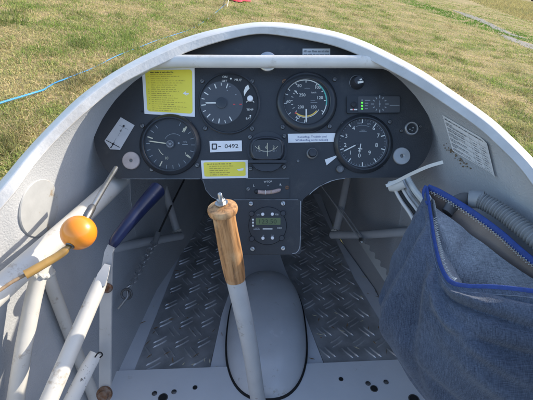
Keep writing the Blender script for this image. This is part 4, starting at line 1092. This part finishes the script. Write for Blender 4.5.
b = MB(); b.grid([[Vector((x, y, 0)) for x in (-600, -60, -15, 15, 60, 600)] for y in (-600, -60, -10, 10, 60, 600)], 'field_soil')
g = b.build('ground', None, Vector((0, 0, 0)), world=True); g['kind'] = 'structure'
def jig(pts, amp, seg):
    out = []
    for i in range(len(pts)):
        p, q = pts[i], pts[(i + 1) % len(pts)]
        for k in range(seg):
            v = p.lerp(q, k / seg); out.append(v + Vector((rng.normal(0, amp), rng.normal(0, amp), 0)))
    return out
track_px = [(497, 33), (508, 36), (520, 40), (545, 48), (575, 57), (575, 66), (545, 54), (520, 45), (506, 39)]
b = MB(); b.face(jig([GP(x, y, .004) for x, y in track_px], .05, 4), 'mud'); track2 = [(452, 10), (468, 14), (482, 19), (497, 26), (512, 33.5), (530, 40), (512, 36), (496, 29.5), (480, 22), (465, 16.5)]
b.face(jig([GP(x, y, .0045) for x, y in track2], .04, 4), 'mud'); g = b.build('path', None, GP(500, 30), world=True); g['kind'] = 'structure'

# grass blades
SUNW = None
def vnoise(x, y, s, seed=0):
    return np.array([noise.noise(Vector((a * s, c * s, seed))) for a, c in zip(x, y)])
def blades_mesh(name, cx, cy, col, hgt, wid, lean, per, spread, material='grass_blade', kind='stuff'):
    n = len(cx) * per
    X = np.repeat(cx, per) + rng.normal(0, 1, n) * np.repeat(spread, per); Y = np.repeat(cy, per) + rng.normal(0, 1, n) * np.repeat(spread, per)
    C = np.repeat(col, per, axis=0) * rng.uniform(.78, 1.18, (n, 1)) + rng.normal(0, .008, (n, 3))
    C = np.clip(C, .005, .8)
    a = rng.uniform(0, 2 * np.pi, n); w = np.repeat(wid, per) * rng.uniform(.6, 1.3, n); h = np.repeat(hgt, per) * rng.uniform(.5, 1.3, n)
    tl = rng.uniform(lean[0], lean[1], n); ta_ = rng.uniform(0, 2 * np.pi, n)
    dx, dy = np.cos(a) * w / 2, np.sin(a) * w / 2
    tx, ty = np.cos(ta_) * np.sin(tl) * h, np.sin(ta_) * np.sin(tl) * h; tz = np.cos(tl) * h
    V = np.zeros((n, 5, 3))
    V[:, 0] = np.stack([X - dx, Y - dy, np.zeros(n) - .002], 1); V[:, 1] = np.stack([X + dx, Y + dy, np.zeros(n) - .002], 1)
    V[:, 2] = np.stack([X + dx * .8 + tx * .5, Y + dy * .8 + ty * .5, tz * .62], 1); V[:, 3] = np.stack([X - dx * .8 + tx * .5, Y - dy * .8 + ty * .5, tz * .62], 1)
    V[:, 4] = np.stack([X + tx, Y + ty, tz], 1)
    me = bpy.data.meshes.new(name); me.vertices.add(n * 5); me.vertices.foreach_set('co', V.reshape(-1))
    idx = (np.arange(n)[:, None] * 5 + np.array([0, 1, 2, 3, 3, 2, 4])[None, :]).reshape(-1)
    me.loops.add(n * 7); me.loops.foreach_set('vertex_index', idx)
    me.polygons.add(n * 2)
    ls = (np.arange(n)[:, None] * 7 + np.array([0, 4])[None, :]).reshape(-1); me.polygons.foreach_set('loop_start', ls)
    me.update(calc_edges=True); me.validate()
    at = me.color_attributes.new('Col', 'FLOAT_COLOR', 'POINT')
    cc = np.ones((n * 5, 4)); cc[:, :3] = np.repeat(C, 5, axis=0); at.data.foreach_set('color', cc.reshape(-1))
    me.materials.append(M[material])
    o = bpy.data.objects.new(name, me); COL.objects.link(o); G[o] = Matrix.Identity(4); WORLD.add(o); TOP.append(o); o['kind'] = kind
    return o
cam_w = W @ Vector((0, 0, 0)); fw = (W.to_3x3() @ F); az0 = math.atan2(fw.x, fw.y)
def sector(n, r0, r1, da=.80, pw=1.0):
    r = r0 * (r1 / r0) ** (rng.random(n) ** pw); az = az0 + rng.uniform(-da, da, n)
    return cam_w.x + r * np.sin(az), cam_w.y + r * np.cos(az), r
# line of the track and meadow (world, xy)
m0, m1 = GP(462, -2), GP(545, 27)
def side(x, y, a, c):   # >0 beyond the line (far side)
    s = (c.x - a.x) * (y - a.y) - (c.y - a.y) * (x - a.x); return s
t0, t1 = GP(432, 9), GP(503, 32)
far_sign = 1 if side(GP(520, -1).x, GP(520, -1).y, m0, m1) > 0 else -1
PATHS = [[(p.x, p.y) for p in (GP(a, c) for a, c in q)] for q in (track_px, track2)]
x, y, r = sector(66000, 1.3, 30)
keep = (side(x, y, m0, m1) * far_sign < 0) & np.array([not any(inpoly(a, c, q) for q in PATHS) or rng.random() < .12 for a, c in zip(x, y)]); x, y, r = x[keep], y[keep], r[keep]
tdv = (t1 - t0).normalized(); uu = x * tdv.x + y * tdv.y; vv = -x * tdv.y + y * tdv.x
rows_ = np.array([noise.noise(Vector((a * .9, c * 3.4, 31.0))) for a, c in zip(uu, vv)])
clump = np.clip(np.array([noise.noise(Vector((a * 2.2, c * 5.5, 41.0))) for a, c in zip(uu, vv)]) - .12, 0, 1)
patch = rows_ * .55 + vnoise(x, y, .55, 2.0) * .45 + vnoise(x, y, 2.2, 7.0) * .75 + vnoise(x, y, 7.0, 3.0) * .5 + rng.normal(0, .2, len(x))
straw = np.array([.57, .47, .235]); green = np.array([.22, .30, .07]); olive = np.array([.43, .40, .165])
# distance to the green strip beside the track
L_t = math.hypot(t1.x - t0.x, t1.y - t0.y); dtr = side(x, y, t0, t1) * far_sign / L_t
strip = np.exp(-((dtr) / 1.0) ** 2) * (x > GP(380, 0).x)
leftg = np.clip((2.2 - np.abs(x - GP(20, 120).x)) / 2.2, 0, 1) * .22
w_g = np.clip(.36 - patch * 1.1 + leftg, 0, 1); w_g = np.maximum(w_g, strip)[:, None]
tone = np.clip(rng.random((len(x), 1)) - .5 * rows_[:, None], 0, 1)
col = np.where(tone < .35, olive, straw) * (1 - w_g) + green * w_g
col = np.where((strip[:, None] > .5), np.array([.10, .235, .025]), col)
col = col * (1 - np.clip(clump * 1.2, 0, .36))[:, None]  # shadows of the taller tufts painted into the blade colour
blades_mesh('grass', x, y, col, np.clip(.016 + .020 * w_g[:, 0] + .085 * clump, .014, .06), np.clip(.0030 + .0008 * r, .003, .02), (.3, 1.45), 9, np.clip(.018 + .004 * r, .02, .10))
# cut straw lying on top
x, y, r = sector(60000, 1.3, 22); keep = (side(x, y, m0, m1) * far_sign < 0) & np.array([not any(inpoly(a, c, q) for q in PATHS) for a, c in zip(x, y)]); x, y, r = x[keep], y[keep], r[keep]
pt = vnoise(x, y, .9, 11.0); kp = pt + rng.normal(0, .3, len(x)) > -.05; x, y, r = x[kp], y[kp], r[kp]
col = np.array([.56, .44, .24]) * np.ones((len(x), 1)) * rng.uniform(.7, 1.15, (len(x), 1))
blades_mesh('cut_grass', x, y, col, np.full(len(x), .085), np.clip(.0024 + .0006 * r, .003, .012), (1.15, 1.53), 2, np.full(len(x), .03))
# taller meadow beyond the track
x, y, r = sector(60000, 6, 90, .85); s_ = side(x, y, m0, m1) * far_sign; keep = s_ > 0; x, y, r, s_ = x[keep], y[keep], r[keep], s_[keep]
pt = vnoise(x, y, .35, 5.0)[:, None]; L_m = math.hypot(m1.x - m0.x, m1.y - m0.y); s_ = np.abs(s_)
col = np.array([.38, .32, .14]) * (1 - np.clip(.35 + pt, 0, 1)) + np.array([.28, .27, .11]) * np.clip(.35 + pt, 0, 1)
blades_mesh('meadow', x, y, col, np.clip(.06 + .05 * s_ / L_m, .06, .24), np.clip(.004 + .0012 * r, .005, .05), (.05, .5), 6, np.clip(.05 + .006 * r, .05, .4))
# far wood beyond the meadow
fx, fy, fc = [], [], []
base = GP(533, 1.5); dirn = Vector((math.sin(az0 + .58), math.cos(az0 + .58), 0))
def leaf_wood():
    V, Fs, C = [], [], []
    for k in range(26):
        az = az0 + .25 + k * .03 + rng.normal(0, .006); rr_ = 120 + rng.normal(0, 6); cx_, cy_ = cam_w.x + rr_ * math.sin(az), cam_w.y + rr_ * math.cos(az)
        H = rng.uniform(9, 15); Wd = rng.uniform(2.6, 4.2); tint = np.array([.035, .06, .022]) * rng.uniform(.7, 1.4)
        for q in range(260):
            u1 = rng.random(); th = rng.uniform(0, 2 * np.pi); rad_ = Wd * math.sin(math.pi * (u1 * .85 + .1)) ** .7 * rng.uniform(.55, 1.08)
            c = Vector((cx_ + rad_ * math.cos(th), cy_ + rad_ * math.sin(th), 1.0 + u1 * H)); s = rng.uniform(.35, .8)
            d1 = Vector(rng.normal(0, 1, 3)).normalized() * s; d2 = Vector(rng.normal(0, 1, 3)).normalized() * s
            o = len(V); V += [c, c + d1, c + d1 * .5 + d2]; Fs.append([o, o + 1, o + 2]); cc = np.clip(tint * rng.uniform(.6, 1.5), .005, .5); C += [cc] * 3
        o = len(V); V += [Vector((cx_ - .3, cy_, 0)), Vector((cx_ + .3, cy_, 0)), Vector((cx_ + .15, cy_, H * .7)), Vector((cx_ - .15, cy_, H * .7))]; Fs.append([o, o + 1, o + 2, o + 3]); C += [np.array([.06, .045, .03])] * 4
    me = bpy.data.meshes.new('far_wood'); me.from_pydata(V, [], Fs); at = me.color_attributes.new('Col', 'FLOAT_COLOR', 'POINT')
    at.data.foreach_set('color', np.concatenate([np.array(C), np.ones((len(C), 1))], 1).reshape(-1)); me.materials.append(M['leaf_mass'])
    o = bpy.data.objects.new('far_wood', me); COL.objects.link(o); G[o] = Matrix.Identity(4); WORLD.add(o); TOP.append(o); o['kind'] = 'stuff'
leaf_wood()
# tow rope
rp = [(-25, 112, .035), (0, 103, .036), (20, 97, .036), (38, 91.6, .034), (44, 89.6, .012), (49, 86.5, .002), (56, 82.5, .016), (64, 79.5, .022), (74, 75.6, .010), (80, 73.2, .018), (86, 71, .012), (92, 68.4, .0), (105, 62, .004), (111, 58.6, .016), (119, 55, .018), (126, 52.2, .0), (142, 46.2, .008), (150, 43, .012), (157, 40.4, .0), (172, 35.6, .004), (182, 32.4, .008), (190, 29.5, .0), (202, 23, .004), (214, 14, .0), (226, 4, .02)]
rpp = crom([GP(x, y, h) for x, y, h in rp], 4)
b = MB(); b.tube(rpp, [.0058 - .0028 * min(1, i / 50) for i in range(len(rpp))], 'rope_blue', 8); tag(b.build('tow_rope', None, GP(60, 82), world=True), 'bright blue tow rope lying across the dry grass left of the cockpit', 'rope')
# red rope parachute
ch = thing('rope_parachute', 'crumpled red rope parachute lying on the grass beyond the nose', 'parachute', GP(231, 1), world=True)
c = GP(229, -1.5); b = MB(); rows = []
side_v = (GP(250, -3) - GP(212, -3)); sw = side_v.length; ex = side_v.normalized(); ey = Vector((-ex.y, ex.x, 0))
for i in range(16):
    row = []
    for j in range(40):
        th = 2 * math.pi * j / 40; rr_ = (i / 15) * (.34 + .13 * noise.noise(Vector((math.cos(th) * 1.7, math.sin(th) * 1.7, 2.2))) + .05 * math.sin(5 * th))
        p = c + ex * rr_ * 1.05 * math.cos(th) + ey * rr_ * 1.2 * math.sin(th)
        zz = .012 + .17 * (1 - (i / 15) ** 1.5) * (.6 + .5 * noise.noise(p * 5)) + .03 * abs(noise.noise(p * 14))
        row.append(Vector((p.x, p.y, max(.01, zz))))
    rows.append(row)
b.grid(rows, 'chute_red', closed_u=True); b.build('canopy', ch, sharp=40)
b = MB(); e0 = GP(228, 5.5); b.tube(crom([c + Vector((0, 0, .06)), GP(228, 3, .06), GP(227.4, 5.2, .05), GP(227, 7.0, .03)], 4), .011, 'chute_white', 8, flat=.4); b.build('strap', ch)

# ================================================================== place everything: glider frame -> world
for o in TOP:
    o.matrix_world = G[o] if o in WORLD else W @ G[o]

# camera
cam = bpy.data.cameras.new('camera'); co = bpy.data.objects.new('camera', cam); COL.objects.link(co)
cam.sensor_fit = 'HORIZONTAL'; cam.sensor_width = 36; cam.lens = 36 * FPX / 533; cam.clip_start = .02; cam.clip_end = 3000
co.matrix_world = W @ PROT
sc.camera = co

# light
SUN_DIR = (W.to_3x3() @ Vector((1, .43, .58))).normalized()        # towards the sun
el = math.asin(SUN_DIR.z); azs = math.atan2(SUN_DIR.x, SUN_DIR.y)
sl = bpy.data.lights.new('sun', 'SUN'); sl.energy = 2.4; sl.angle = R_(.53); sl.color = (1, .89, .73)
so_ = bpy.data.objects.new('sun', sl); COL.objects.link(so_); so_.rotation_euler = SUN_DIR.to_track_quat('Z', 'Y').to_euler()
wd = bpy.data.worlds.new('World'); sc.world = wd; wd.use_nodes = True
nt = wd.node_tree; sky = nt.nodes.new('ShaderNodeTexSky'); sky.sky_type = 'NISHITA'; sky.sun_disc = False; sky.sun_elevation = el; sky.sun_rotation = azs
sky.air_density = 1.0; sky.dust_density = 1.6
nt.links.new(sky.outputs['Color'], nt.nodes['Background'].inputs['Color']); nt.nodes['Background'].inputs['Strength'].default_value = .15
sc.view_settings.view_transform = 'Standard'; sc.view_settings.look = 'None'; sc.view_settings.exposure = 1.4; sc.view_settings.gamma = 1
